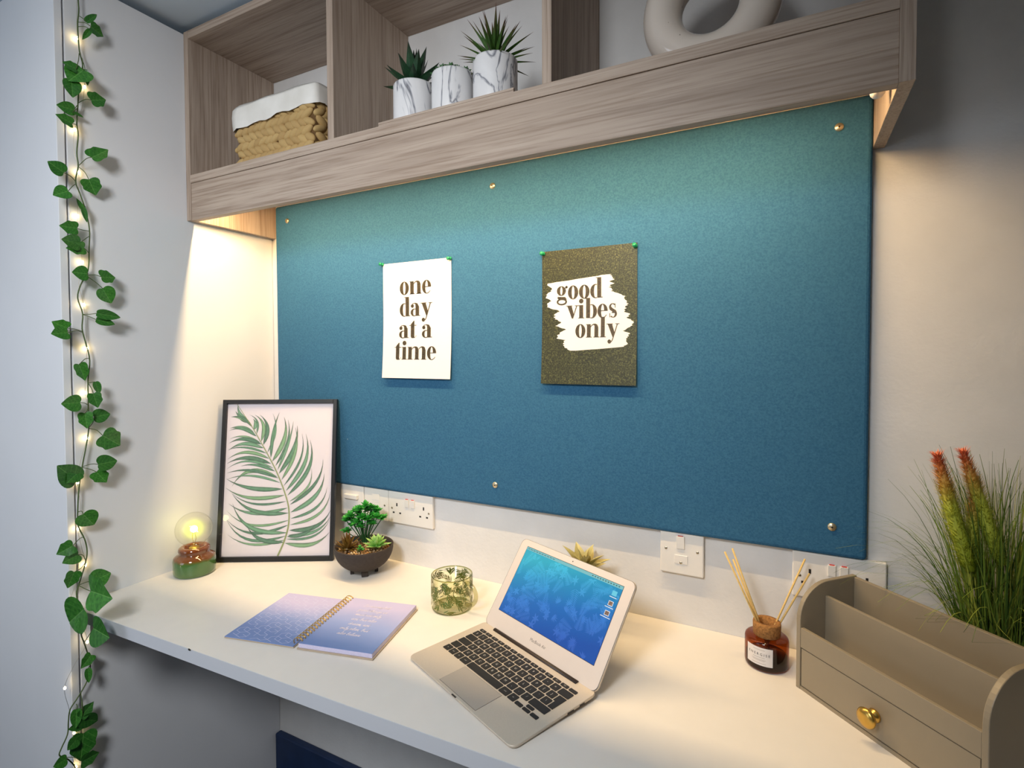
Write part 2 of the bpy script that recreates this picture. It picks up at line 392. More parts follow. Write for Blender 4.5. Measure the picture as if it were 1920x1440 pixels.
def poster(name, label, x0, x1, z0, z1, mat):
    """paper hung from two pins, bottom edge curling slightly off the board"""
    p = thing(name, label, 'poster', ((x0 + x1) / 2, PB_Y - 0.0012, z0))
    W, H = x1 - x0, z1 - z0
    def yy(z): t = 1 - z / H; return -0.0005 - 0.010 * max(0, t - 0.35) ** 2 * 2.0
    m = MB(); N = 10
    for side in (0, 1):
        rows = []
        for i in range(N + 1):
            z = H * i / N; o = 0.0006 * side
            rows.append([(-W / 2, yy(z) + o, z), (W / 2, yy(z) + o, z)])
        for i in range(N):
            a, b = rows[i], rows[i + 1]
            m.add([a[0], a[1], b[1], b[0]], [(0, 1, 2, 3) if side == 0 else (3, 2, 1, 0)], True)
    m.build('paper_sheet', mat, p)
    return p, W, H, yy
def bend(m, yy, off):
    m.v = [(x, yy(z) - off + y, z) for x, y, z in m.v]

M_paper = plain('white_paper', rgb(226, 220, 217), 0.7, var=0.006, spec=0.3)
p1, W1, H1, yy1 = poster('poster', 'white poster with bold lettering reading one day at a time', 0.4540, 0.6705, 1.2360, 1.5360, M_paper)
m = MB()
for k, wd in enumerate(('one', 'day', 'at a', 'time')):
    lettering(m, wd, -0.002, 0.2165 - 0.0560 * k, 0.0325, 1.05 if wd != 'at a' else 1.08)
bend(m, yy1, 0.0006)
def ink_gold():
    t = NT('metallic_ink'); f = t.noise(t.coord(), 350, 4, 0.7)
    t.base(t.ramp(f, [(0.35, rgb(36, 30, 22)), (0.75, rgb(92, 78, 46))]), 0.45, 0.2); return t.m
M_ink2 = ink_gold()
m.build('lettering', M_ink2, p1)

def foil():
    t = NT('olive_foil'); v = t.coord((1, 1, 1)); f = t.noise(v, 320, 5, 0.8); g = t.noise(t.coord((26, 1, 5)), 1.6, 4, 0.6)
    c = t.ramp(f, [(0.36, rgb(26, 28, 18)), (0.52, rgb(56, 58, 30)), (0.68, rgb(128, 126, 72))])
    c = t.mix(t.math('MULTIPLY', g, 0.55), c, rgb(44, 44, 28))
    t.base(c, 0.42, 0.35); t.bump(f, 0.3, 0.0006); return t.m
p2, W2, H2, yy2 = poster('poster', 'dark olive textured poster reading good vibes only on a white brush patch', 0.9160, 1.1315, 1.2310, 1.5270, foil())
PL = [(268, 1175), (325, 1175), (350, 1200), (362, 1204), (384, 1178), (405, 1166), (428, 1196), (444, 1178), (463, 1170), (488, 1264), (505, 1234), (530, 1222), (550, 1266), (578, 1235), (600, 1300), (624, 1252), (650, 1240), (662, 1294), (692, 1280), (727, 1320)]
PR = [(268, 1560), (298, 1582), (312, 1560), (322, 1580), (345, 1556), (372, 1572), (400, 1640), (450, 1660), (492, 1637), (510, 1674), (530, 1660), (550, 1690), (578, 1688), (606, 1640), (622, 1666), (690, 1655), (704, 1640), (727, 1330)]
def interp(T, y):
    for (y0, x0), (y1, x1) in zip(T[:-1], T[1:]):
        if y <= y1: return x0 + (x1 - x0) * max(0, (y - y0)) / (y1 - y0)
    return T[-1][1]
def PP(x, y):
    u = (x - 1143) / 569.0; tp_ = 135 - 50 * u; bt = 920 + 15 * u; v = (y - tp_) / (bt - tp_)
    return (-W2 / 2 + u * W2, 0.0, H2 * (1 - v))
m = MB(); rs = random.Random(2); yq = 270; LA = []; LB = []
while yq < 726:
    xl, xr = interp(PL, yq), interp(PR, yq)
    if yq < 325: xl = 1175 + (325 - yq) / 57 * 385
    LA.append(PP(xl + rs.uniform(-11, 9), yq)); LB.append(PP(xr + rs.uniform(-9, 9), yq)); yq += 4.5
m.strip(LB, LA)
bend(m, yy2, 0.0005)
m.build('brush_patch', M_paper, p2)
m = MB()
lettering(m, 'good', -0.0190, 0.1870, 0.0285, 0.98)
lettering(m, 'vibes', 0.0090, 0.1440, 0.0285, 0.97)
lettering(m, 'only', 0.0210, 0.1020, 0.0285, 0.93)
bend(m, yy2, 0.0010)
m.build('lettering', M_ink2, p2)

# push pins
M_pin = plain('green_plastic', rgb(24, 140, 92), 0.3, var=0.05)
pin_at = [((0.4535, 1.5355), 'green push pin at the top left corner of the white poster'), ((0.6685, 1.5335), 'green push pin at the top right corner of the white poster'),
          ((0.9190, 1.5225), 'green push pin at the top left corner of the olive poster'), ((1.1275, 1.5200), 'green push pin at the top right corner of the olive poster')]
pinm = None
for (x, z), lb in pin_at:
    t = thing('push_pin', lb, 'pin', (x, PB_Y - 0.0022, z), 0, 'green push pins on the pinboard')
    if pinm is None:
        RX = Matrix.Rotation(math.radians(90), 4, 'X')
        pinm = MB().lathe([(0.0001, 0.0), (0.0045, 0.0), (0.0048, 0.0012), (0.0028, 0.0024), (0.0024, 0.0070), (0.0044, 0.0085), (0.0044, 0.0100), (0.0001, 0.0104)], 16, M=RX).build('pin_head', M_pin, t).data
        shm = MB().tube([(0, 0.0002, 0), (0, 0.006, 0)], 0.0006, 6).build('pin_point', M_steel, t).data
    else:
        link('pin_head', pinm, t); link('pin_point', shm, t)
    t.rotation_euler = (random.uniform(-.15, .2), 0, random.uniform(-.2, .2))

# ------------------------------------------------------------------ wall sockets
ZP = 0.8462
def plate(name, label, x0, wdt, z0=ZP):
    p = thing(name, label, 'socket', (x0 + wdt / 2, -0.0006, z0))
    B(-wdt / 2 + .0002, wdt / 2 - .0002, -0.0105, 0, 0.0, 0.0858, 'plate', M_plate, p, False, 0.0025, 3)
    return p
def screwhead(p, x, z):
    o = MB().lathe([(0.0001, 0.0006), (0.0024, 0.0005), (0.0028, 0.0)], 14, (0, 0, 0), M=Matrix.Translation((x, -0.0106, z)) @ Matrix.Rotation(math.radians(90), 4, 'X')).build('plate_screw', M_steel, p)
    MB().box(x - .0022, x + .0022, -.0114, -.0111, z - .0004, z + .0004, None).build('slot', M_hole, o)
def dark(p, x0, x1, z0, z1, name='pin_slot'): B(x0, x1, -0.01075, -0.0100, z0, z1, name, M_hole, p)
def rocker(p, x, z, w=0.0125, h=0.021, red=True):
    o = MB().prism([(-0.0105, z - h / 2), (-0.0128, z - h / 2), (-0.0150, z + h / 2), (-0.0105, z + h / 2)], x - w / 2, x + w / 2, M=Matrix(((0, 0, 1, 0), (1, 0, 0, 0), (0, 1, 0, 0), (0, 0, 0, 1)))).build('rocker_switch', M_plate, p, bevel=0.0006)
    if red: B(x - w * .32, x + w * .32, -0.0143, -0.0108, z + h / 2 - .0002, z + h / 2 + .0010, 'red_marker', M_red, o)
def outlet(p, x, z):
    dark(p, x - .002, x + .002, z + .008, z + .0165)
    dark(p, x - .0140, x - .0080, z - .0115, z - .0075); dark(p, x + .0080, x + .0140, z - .0115, z - .0075)
ps = plate('television_socket', 'white aerial socket plate beside the framed palm print', 0.2838, 0.086)
B(-0.024, 0.024, -0.0115, -0.0104, 0.022, 0.060, 'hood_frame', M_plate, ps, False, 0.0008)
B(-0.024, 0.024, -0.0200, -0.0114, 0.048, 0.0602, 'hood', M_plate, ps, False, 0.0015)
dark(ps, -0.0205, 0.0205, 0.030, 0.048, 'hood_opening'); ps.children[-1].location.y = -0.0013
for q in (-.036, .036): screwhead(ps, q, 0.043)
me = text_mesh('FM IN TV', 0.0075); o = link('lettering', me, ps); me.materials.append(M_ink); o.rotation_euler = (math.radians(90), 0, 0); o.location = (0, -0.0109, 0.071)
ps = plate('data_socket', 'white blank data plate behind the leafy succulent', 0.3702, 0.086)
B(-0.0135, 0.0135, -0.0118, -0.0104, 0.022, 0.072, 'insert_module', M_plate, ps, False, 0.0006)
B(-0.012, 0.012, -0.0122, -0.0117, 0.048, 0.0486, 'module_ridge', M_edge, ps); B(-0.012, 0.012, -0.0122, -0.0117, 0.054, 0.0546, 'module_ridge', M_edge, ps)
for q in (-.030, .030): screwhead(ps, q, 0.043)
def double(x0, label):
    ps = plate('double_socket', label, x0, 0.146)
    outlet(ps, -.044, .038); outlet(ps, .044, .038)
    rocker(ps, -.0095, .058); rocker(ps, .0095, .058)
    for q in (-.0605, .0605): screwhead(ps, q, 0.040)
double(0.4564, 'white double plug socket to the right of the succulent bowl')
double(1.4209, 'white double plug socket partly hidden behind the taupe organiser')
ps = plate('fused_spur', 'small square white fuse switch plate between laptop and diffuser', 1.1785, 0.086, 0.8470)
rocker(ps, -.002, .066, 0.016, 0.026)
o = B(-0.014, 0.012, -0.0118, -0.0104, 0.022, 0.040, 'fuse_carrier', M_plate, ps, False, 0.0006)
MB().lathe([(0.0001, 0.0006), (0.0024, 0.0005), (0.0028, 0.0)], 14, M=Matrix.Translation((-.001, -0.0118, .0245)) @ Matrix.Rotation(math.radians(90), 4, 'X')).build('carrier_screw', M_steel, o)
for q in (-.031, .031): screwhead(ps, q, 0.050)
#PART2
# ------------------------------------------------------------------ more materials and shapes
def thin_glass(name, tint, ior=1.5, rough=0.02):
    t = NT(name); t.t.nodes.remove(t.b)
    fr = t.n('ShaderNodeFresnel'); ge = t.n('ShaderNodeNewGeometry'); t.l(t.math('ADD', t.math('MULTIPLY', ge.outputs['Backfacing'], 1.0 / ior - ior), ior), fr.inputs['IOR'])
    tr = t.n('ShaderNodeBsdfTransparent'); tr.inputs['Color'].default_value = tint
    gl = t.n('ShaderNodeBsdfGlossy'); gl.inputs['Roughness'].default_value = rough
    mx = t.n('ShaderNodeMixShader'); t.l(fr.outputs[0], mx.inputs[0]); t.l(tr.outputs[0], mx.inputs[1]); t.l(gl.outputs[0], mx.inputs[2])
    t.l(mx.outputs[0], t.out.inputs['Surface']); return t.m
def leafmat(name, dark_, light_, tip=None, rough=0.45, axis='X', length=1.0):
    """green leaf, paler towards its base, optional coloured tip; object x runs base to tip (0..1)"""
    t = NT(name); tc = t.n('ShaderNodeTexCoord'); sx = t.n('ShaderNodeSeparateXYZ'); t.l(tc.outputs['Object'], sx.inputs[0])
    f = t.noise(t.coord((3, 14, 14)), 4, 3)
    c = t.ramp(f, [(0.3, dark_), (0.7, light_)])
    oi = t.n('ShaderNodeObjectInfo')
    c = t.mix(t.math('MULTIPLY', oi.outputs['Random'], 0.45), c, dark_)
    if tip: c = t.mix(t.ramp(sx.outputs['X'], [(0.6, (0, 0, 0, 1)), (1.0, (1, 1, 1, 1))]), c, tip)
    t.base(c, rough, 0, 0.4); return t.m
def blade_mesh(name, mat, width=0.14, fold=0.25, curl=0.25, n=8, thick=0.0, shape=0.45, point=1.0):
    """leaf of unit length along +x, arching by curl in z, folded along its midrib"""
    m = MB(); L = []; C = []; R = []
    for i in range(n + 1):
        t = i / n
        w = width * (math.sin(math.pi * min(1, t) ** shape) ** point) * 0.5 if 0 < t < 1 else (width * 0.12 if t == 0 else 0.0)
        z = curl * t * t
        C.append((t, 0, z)); L.append((t, w, z + fold * w)); R.append((t, -w, z + fold * w))
    m.strip(L, C, smooth=True); m.strip(C, R, smooth=True)
    if thick:
        C2 = [(t, 0, z - thick * math.sin(math.pi * min(1, max(0, t)) ** .6)) for t, _, z in C]
        m.strip(C2, L, smooth=True); m.strip(R, C2, smooth=True)
    o = m.build(name, mat); me = o.data; bpy.data.objects.remove(o); return me
def place_leaf(name, me, parent, base, az, el, length, wid=1.0, roll=0.0):
    o = bpy.data.objects.new(name, me); COL.objects.link(o); o.parent = parent
    o.matrix_local = Matrix.Translation(Vector(base)) @ Matrix.Rotation(az, 4, 'Z') @ Matrix.Rotation(-el, 4, 'Y') @ Matrix.Rotation(roll, 4, 'X') @ Matrix.Diagonal((length, length * wid, length, 1))
    return o
def rosette(parent, me, c, layers, rnd=0.06, name='leaf'):
    """layers: (count, elevation deg, length, width factor, z offset)"""
    off = random.random()
    for k, (n, el, ln, wd, dz) in enumerate(layers):
        for i in range(n):
            az = 2 * math.pi * (i + 0.5 * (k % 2) + off) / n + random.uniform(-rnd, rnd) * 3
            e = math.radians(el) + random.uniform(-rnd, rnd) * 2
            l = ln * random.uniform(1 - rnd * 2, 1 + rnd)
            place_leaf(name, me, parent, (c[0], c[1], c[2] + dz), az, e, l, wd)

# ------------------------------------------------------------------ storage basket on the shelf
bk = thing('storage_basket', 'woven straw basket with white cloth liner in the left shelf bay', 'basket', (0.312, -0.148, ZB1))
def straw():
    t = NT('water_hyacinth'); f = t.noise(t.coord((6, 60, 60)), 2.5, 4, 0.6); oi = t.n('ShaderNodeObjectInfo')
    c = t.ramp(f, [(0.25, rgb(146, 116, 70)), (0.55, rgb(200, 168, 112)), (0.8, rgb(222, 196, 146))])
    c = t.mix(t.math('MULTIPLY', oi.outputs['Random'], 0.45), c, rgb(158, 122, 74)); t.base(c, 0.7, 0, 0.3); t.bump(f, 0.4, 0.001); return t.m
M_straw = straw()
BW, BD, BH = 0.142, 0.094, 0.150    # half width, half depth, height
B(-BW + .008, BW - .008, -BD + .008, BD - .008, 0.001, 0.118, 'core', plain('light_block_brown', rgb(96, 68, 34), 0.9), bk)  # added inner box that blocks light between the plaits
m = MB().sphere((0, 0, 0), 1.0, 10, 8); pl = m.build('plait', M_straw); pl_me = pl.data; bpy.data.objects.remove(pl)
rows = 6; rh = 0.0185
for r in range(rows):
    z = 0.011 + r * rh; sg = 1 if r % 2 else -1
    def lobe(x, y, axis):
        o = bpy.data.objects.new('plait', pl_me); COL.objects.link(o); o.parent = bk
        a = sg * math.radians(random.uniform(22, 32))
        R = Matrix.Rotation(a, 4, 'Y') if axis == 'x' else Matrix.Rotation(math.radians(90), 4, 'Z') @ Matrix.Rotation(a, 4, 'Y')
        o.matrix_local = Matrix.Translation((x + random.uniform(-.002, .002), y, z + random.uniform(-.001, .001))) @ R @ Matrix.Diagonal((0.0185 * random.uniform(.9, 1.15), 0.0085, 0.0098 * random.uniform(.9, 1.1), 1))
    nx = 12
    for i in range(nx): lobe(-BW + .014 + (2 * BW - .028) * (i + (0.5 if r % 2 else 0.2)) / nx, -BD + .006, 'x')
    ny = 8
    for i in range(ny): lobe(BW - .006, -BD + .012 + (2 * BD - .024) * (i + (0.5 if r % 2 else 0.2)) / ny, 'y')
    for i in range(ny): lobe(-BW + .006, -BD + .012 + (2 * BD - .024) * (i + (0.5 if r % 2 else 0.2)) / ny, 'y')
# liner: cloth folded over the rim, wavy lower hem
def linen():
    t = NT('linen_cloth'); f = t.noise(t.coord((1, 1, 1)), 420, 2); g = t.noise(t.coord(), 14, 3)
    t.base(t.ramp(g, [(0.3, rgb(214, 209, 200)), (0.7, rgb(232, 228, 221))]), 0.85, 0, 0.2); t.bump(f, 0.3, 0.001); return t.m
m = MB(); ring = []
per = []
for (x0, y0, x1, y1) in ((-1, -1, 1, -1), (1, -1, 1, 1), (1, 1, -1, 1), (-1, 1, -1, -1)):
    for i in range(14): t = i / 14; per.append((x0 + (x1 - x0) * t, y0 + (y1 - y0) * t))
prof = [('o', 0.0), ('o', 0.25), ('o', 0.6), ('o', 0.9), ('t', 0), ('i', 0.9), ('i', 0.0)]
n = len(per); vs = []
for k, (sx_, sy_) in enumerate(per):
    # hem dips lower on the left of the front as in a draped cuff
    hem = 0.103 - 0.014 * (0.5 - 0.5 * sx_) + 0.003 * math.sin(k * 1.7)
    corner = (abs(sx_) * abs(sy_)) ** 6
    for kind, q in prof:
        if kind == 'o': e = 0.0055 + 0.002 * math.sin(k * .9 + q * 3); z = hem + (BH - .004 - hem) * q
        elif kind == 't': e = 0.001; z = BH + 0.001 * math.sin(k * 1.3)
        else: e = -0.006; z = 0.11 + (BH - .004 - .11) * q
        e -= 0.004 * corner
        vs.append((sx_ * (BW + e), sy_ * (BD + e), z))
K = len(prof); fs = []
for i in range(n):
    j = (i + 1) % n
    for q in range(K - 1): fs.append((i * K + q, j * K + q, j * K + q + 1, i * K + q + 1))
m.add(vs, fs, True); m.build('cloth_liner', linen(), bk)

# ------------------------------------------------------------------ tray with three potted plants
ty = thing('display_tray', 'flat grey wooden tray under the three marbled pots', 'tray', (0.8075, -0.205, ZB1))
B(-0.1585, 0.1585, -0.050, 0.050, 0.0, 0.0065, 'tray_base', W_x, ty, False, 0.001)
for q in (-1, 1):
    B(-0.1585, 0.1585, q * 0.047 - .003, q * 0.047 + .003, 0.0066, 0.0115, 'tray_lip', W_x, ty, False, 0.0008)
def marble(name, seed, dens=0.5):
    t = NT(name); v = t.coord((9, 9, 2.4), (0.5, 0.15 * seed, 0), 'Object', (seed * 3.1, seed, 0))
    nz = t.noise(v, 2.0, 4, 0.55, 1.4); a = t.math('ABSOLUTE', t.math('SUBTRACT', nz, 0.5))
    c = t.ramp(a, [(0.0, rgb(110, 110, 116)), (0.008, rgb(160, 160, 166)), (0.03, rgb(222, 220, 220)), (0.3, rgb(234, 232, 231))])
    t.base(c, 0.4, 0, 0.4); return t.m
def pot(parent, r, h, mat):
    MB().lathe([(0.0001, 0.0), (r - .004, 0.0), (r - .001, .003), (r, 0.012), (r, h - .003), (r - .001, h), (r - .006, h), (r - .007, h - .003), (r - .007, h * .82), (0.0001, h * .82)], 40).build('pot', mat, parent)
M_agave = leafmat('agave_green', rgb(22, 52, 34), rgb(48, 88, 52), rgb(36, 40, 30))
M_spike = leafmat('spiky_green', rgb(40, 74, 26), rgb(78, 112, 40), rgb(96, 42, 40))
M_sedum = leafmat('sedum_green', rgb(40, 84, 46), rgb(84, 132, 74))
TZ = ZB1 + 0.0066
pots = [(0.7035, 0.0435, 0.086, 'marbled white pot with broad dark agave, left of the shelf trio', 1), (0.8020, 0.0435, 0.086, 'marbled white pot with low clipped succulents, middle of the shelf trio', 2), (0.9000, 0.0435, 0.090, 'marbled white pot with tall spiky red-tipped plant, right of the shelf trio', 5)]
pt = [thing('potted_plant', lb, 'plant', (x, -0.204, TZ), 0, 'marbled pots on the shelf tray') for x, r, h, lb, sd in pots]
for t_, (x, r, h, lb, sd) in zip(pt, pots): pot(t_, r, h, marble('marble_glaze', sd))
ag = blade_mesh('leaf', M_agave, 0.30, 0.35, 0.16, 8, 0.03, 0.62)
rosette(pt[0], ag, (0, 0, 0.082), [(7, 10, 0.074, 1, 0), (7, 32, 0.078, 1, .002), (6, 54, 0.080, .95, .004), (4, 76, 0.080, .8, .006)])
sd_ = blade_mesh('leaf', M_sedum, 0.7, 0.3, 0.1, 6, 0.1, 0.7)
for i in range(13):
    a = i * 2.4; rr = 0.0105 * math.sqrt(i) if i else 0
    rosette(pt[1], sd_, (rr * .9 * math.cos(a), rr * .9 * math.sin(a), 0.085 + random.uniform(0, .007)), [(6, 15, 0.0155, 1, 0), (5, 55, 0.013, 1, .001)])
sp = blade_mesh('leaf', M_spike, 0.105, 0.5, -0.10, 9, 0.012, 0.42)
rosette(pt[2], sp, (0, 0, 0.084), [(12, 10, 0.078, 1.2, 0), (12, 28, 0.086, 1.25, .001), (11, 46, 0.088, 1.25, .002), (9, 64, 0.090, 1.25, .003), (6, 80, 0.100, 1.2, .004)], 0.09)

# ------------------------------------------------------------------ ring vase
rv = thing('ring_vase', 'glossy off-white speckled ring-shaped vase in the right shelf bay', 'vase', (1.2885, -0.158, ZB1))
def speck():
    t = NT('speckled_glaze'); v = t.coord(); vo = t.n('ShaderNodeTexVoronoi'); vo.inputs['Scale'].default_value = 75; t.l(v, vo.inputs['Vector'])
    s_ = t.math('LESS_THAN', vo.outputs['Distance'], 0.11); s2 = t.math('GREATER_THAN', t.noise(v, 60, 1), 0.55)
    c = t.mix(t.math('MULTIPLY', t.math('MULTIPLY', s_, s2), 0.7), rgb(222, 209, 196), rgb(120, 96, 76))
    t.base(c, 0.12, 0, 0.5); t.b.inputs['Coat Weight'].default_value = 0.5; return t.m
M_glaze = speck()
m = MB(); N1, N2 = 64, 24; vs = []; fs = []
for i in range(N1):
    a = 2 * math.pi * i / N1
    for j in range(N2):
        b = 2 * math.pi * j / N2; rr = 0.0785 + 0.033 * math.cos(b)
        vs.append((rr * math.cos(a), 0.036 * math.sin(b), max(0.0, 0.110 + rr * math.sin(a))))
for i in range(N1):
    for j in range(N2): fs.append((i * N2 + j, i * N2 + (j + 1) % N2, ((i + 1) % N1) * N2 + (j + 1) % N2, ((i + 1) % N1) * N2 + j))
m.add(vs, fs, True); m.build('ring_body', M_glaze, rv)
MB().lathe([(0.020, 0.214), (0.017, 0.226), (0.019, 0.240), (0.0165, 0.240), (0.0145, 0.226), (0.015, 0.215)], 28).build('neck', M_glaze, rv)

# ------------------------------------------------------------------ table lamp
lp = thing('table_lamp', 'small lamp with green and brown glazed base and glowing globe bulb', 'lamp', (0.0625, -0.2985, ZD))
def two_glaze():
    t = NT('reactive_glaze'); tc = t.n('ShaderNodeTexCoord'); s_ = t.n('ShaderNodeSeparateXYZ'); t.l(tc.outputs['Object'], s_.inputs[0])
    nz = t.noise(t.coord((1, 1, .4)), 45, 3); h = t.math('ADD', s_.outputs['Z'], t.math('MULTIPLY', t.math('SUBTRACT', nz, 0.5), 0.010))
    c = t.ramp(t.math('MULTIPLY', h, 10.0), [(0.36, rgb(70, 106, 52)), (0.44, rgb(112, 66, 22)), (0.62, rgb(104, 52, 14)), (0.75, rgb(126, 66, 20))])
    t.base(c, 0.07, 0, 0.6); t.b.inputs['Coat Weight'].default_value = 0.6; return t.m
MB().lathe([(0.0001, 0), (0.044, 0), (0.0475, 0.003), (0.0485, 0.010), (0.0485, 0.036), (0.0465, 0.044), (0.0395, 0.0495), (0.0352, 0.052), (0.0345, 0.055), (0.0365, 0.060), (0.0352, 0.066), (0.0305, 0.0695), (0.0240, 0.0690), (0.0205, 0.066), (0.0195, 0.052), (0.0001, 0.052)], 56).build('ceramic_base', two_glaze(), lp)
MB().lathe([(0.0001, .0525), (0.0125, .0525), (0.0128, .064), (0.011, .067), (0.0001, .067)], 24).build('bulb_socket', M_brass, lp)
BZ = 0.1125
pf = []
for i in range(25):
    a = math.radians(-90 + 14 + (180 - 14) * i / 24); pf.append((max(0.0001, 0.0425 * math.cos(a)), BZ + 0.0425 * math.sin(a)))
MB().lathe([(0.0100, 0.066)] + pf, 40).build('glass_globe', thin_glass('clear_bulb_glass', (0.98, 0.98, 0.94, 1), 1.35), lp)
M_fil = emissive('filament_glow', (1.0, 0.90, 0.30, 1), 16)
fl = MB().sphere((0, 0, BZ), 0.0085, 16, 10).build('glowing_filament', M_fil, lp)
t = NT('bloom_halo'); t.t.nodes.remove(t.b)  # emissive volume painting a bloom halo around the filament
tc = t.n('ShaderNodeTexCoord'); ln_ = t.n('ShaderNodeVectorMath', operation='LENGTH'); mp = t.n('ShaderNodeMapping'); mp.inputs['Location'].default_value = (0, 0, -BZ)
t.l(tc.outputs['Object'], mp.inputs[0]); t.l(mp.outputs[0], ln_.inputs[0])
fall = t.ramp(t.math('MULTIPLY', ln_.outputs['Value'], 1 / 0.034), [(0.0, (1, 1, 1, 1)), (0.45, (.32, .32, .32, 1)), (0.8, (.06, .06, .06, 1)), (1.0, (0, 0, 0, 1))])
em = t.n('ShaderNodeEmission'); em.inputs['Color'].default_value = (0.86, 1.0, 0.0, 1); t.l(t.math('MULTIPLY', fall, 58.0), em.inputs['Strength'])
t.l(em.outputs[0], t.out.inputs['Volume'])
MB().sphere((0, 0, BZ), 0.036, 24, 14).build('halo_volume', t.m, lp)
m = MB()
for q in (-1, 1): m.tube(spline([(q * .003, 0, .067), (q * .004, 0, .08), (q * .008, 0, .09), (q * .003, 0, BZ - .006)], 5), 0.0006, 5)
m.build('filament_support', M_brass, lp)

# ------------------------------------------------------------------ framed palm print
FA = math.radians(29.07)
fr = thing('picture_frame', 'black framed palm leaf print leaning in the desk corner', 'picture', (0.0462 + .486 * .009 + 0.0, -0.2275 - .874 * .009, ZD + 0.0018), FA)
fr.rotation_euler = (math.radians(-7.4), 0, FA)
FW, FH, FD, FB = 0.3128, 0.4356, 0.014, 0.0105
B(0, FB, 0, FD, 0, FH, 'frame_rail', M_black, fr, False, 0.0008); B(FW - FB, FW, 0, FD, 0, FH, 'frame_rail', M_black, fr, False, 0.0008)
B(FB, FW - FB, 0, FD, 0, FB + .0015, 'frame_rail', M_black, fr, False, 0.0008); B(FB, FW - FB, 0, FD, FH - FB, FH, 'frame_rail', M_black, fr, False, 0.0008)
M_print = plain('print_paper', rgb(228, 220, 226), 0.7, var=0.006)
sheet = B(FB, FW - FB, 0.009, 0.0105, FB, FH - FB, 'print_sheet', M_print, fr)
B(FB, FW - FB, 0.0106, 0.0135, FB, FH - FB, 'backing_board', M_black, fr)
B(FB, FW - FB, 0.0045, 0.0055, FB, FH - FB, 'glazing', thin_glass('picture_glass', (1, 1, 1, 1), 1.33), fr)
def wc():
    t = NT('watercolour_green'); at = t.n('ShaderNodeVertexColor'); at.layer_name = 'Col'; f = t.noise(t.coord(), 90, 4, 0.6)
    c = t.mix(t.math('MULTIPLY', f, 0.38), at.outputs['Color'], rgb(176, 202, 182)); t.base(c, 0.7, 0, 0.2); return t.m
def FZ(x, y):   # photo-crop coordinates of the print -> print plane
    xl = 437 - 37 * (y - 90) / 990; xr = 1115 - 20 * (y - 90) / 990
    u = (x - xl) / (xr - xl); v = (1080 - y) / 990
    return (FB + u * (FW - 2 * FB), FB + v * (FH - 2 * FB))
ra = [(760, 1075), (800, 985), (828, 880), (828, 770), (798, 660), (748, 535), (692, 425), (640, 330), (592, 245), (560, 195), (495, 95)]
Lf = [((565, 205), (500, 92), .2), ((572, 215), (484, 140), .1), ((580, 222), (458, 178), -.1), ((592, 245), (455, 178), -.2), ((606, 290), (450, 252), -.15), ((618, 306), (446, 268), -.2), ((640, 345), (450, 322), -.16), ((650, 358), (446, 350), -.18), ((664, 384), (440, 398), -.2), ((684, 418), (440, 392), -.12),
      ((700, 452), (436, 455), -.2), ((712, 485), (434, 482), -.16), ((728, 515), (432, 518), -.2), ((738, 535), (520, 500), -.12), ((752, 570), (465, 630), -.3), ((760, 580), (432, 545), -.12), ((772, 610), (432, 585), -.12), ((786, 650), (430, 582), .1), ((800, 690), (426, 640), .14), ((810, 730), (462, 672), .16), ((820, 772), (446, 742), .16), ((826, 805), (468, 680), .18),
      ((830, 850), (432, 785), .2), ((828, 880), (432, 842), .22), ((818, 930), (470, 740), .24), ((812, 950), (430, 840), .26), ((804, 975), (440, 938), .16), ((798, 990), (560, 880), .2)]
Rf = [((606, 262), (596, 190), -.2), ((620, 290), (575, 165), -.28), ((650, 340), (608, 165), -.26), ((664, 362), (640, 165), -.24), ((690, 412), (722, 155), -.16), ((712, 445), (765, 150), .06), ((722, 470), (795, 180), -.16), ((742, 500), (820, 198), -.14), ((756, 525), (855, 208), -.05), ((765, 550), (880, 238), -.12), ((782, 590), (868, 250), -.14), ((795, 630), (910, 290), -.16), ((812, 660), (935, 292), -.18), ((822, 690), (962, 332), -.2),
      ((834, 730), (970, 515), -.24), ((838, 750), (1047, 460), -.18), ((842, 800), (1055, 552), -.2), ((842, 840), (1075, 640), -.22), ((838, 880), (1095, 670), -.24), ((834, 915), (1096, 790), -.22), ((826, 945), (1096, 830), -.2), ((815, 970), (1092, 850), -.22), ((806, 996), (1090, 930), -.2), ((820, 955), (1000, 880), -.16)]
m = MB(); cols = []
def palm_leaf(b, tpt, bow, k):
    bx, bz = FZ(*b); tx, tz = FZ(*tpt); dx, dz = tx - bx, tz - bz; L = math.hypot(dx, dz); px, pz = -dz / L, dx / L
    n = 10; w = 0.0056 + 0.0020 * math.sin(k * 1.9); A = []; Cc = []; Bq = []
    y = 0.0088 - 0.00001 * k
    for i in range(n + 1):
        t = i / n; s_ = bow * L * 4 * t * (1 - t) * (0.6 + 0.4 * t); hw = w * max(0.04, math.sin(math.pi * t ** 0.72)) * (1 - 0.35 * t)
        cx_, cz_ = bx + dx * t + px * s_, bz + dz * t + pz * s_
        A.append((cx_ + px * hw, y, cz_ + pz * hw)); Cc.append((cx_, y, cz_)); Bq.append((cx_ - px * hw, y, cz_ - pz * hw))
    o = len(m.v); m.strip(A, Cc); m.strip(Cc, Bq)
    base = ((104, 152, 120), (82, 130, 102), (124, 164, 122), (70, 114, 92))[k % 4]
    for row, f in ((A, .50), (Cc, 1.12), (Cc, 1.12), (Bq, .72)):
        for i in range(n + 1):
            t = i / n; g = f * (1.0 - 0.62 * max(0, (t - .66) / .34) - 0.30 * max(0, (.15 - t) / .15))
            cols.append(tuple(lin(min(255, q * g)) for q in base) + (1,))
for k, (b, tpt, bow) in enumerate(Lf + Rf): palm_leaf(b, tpt, bow, k)
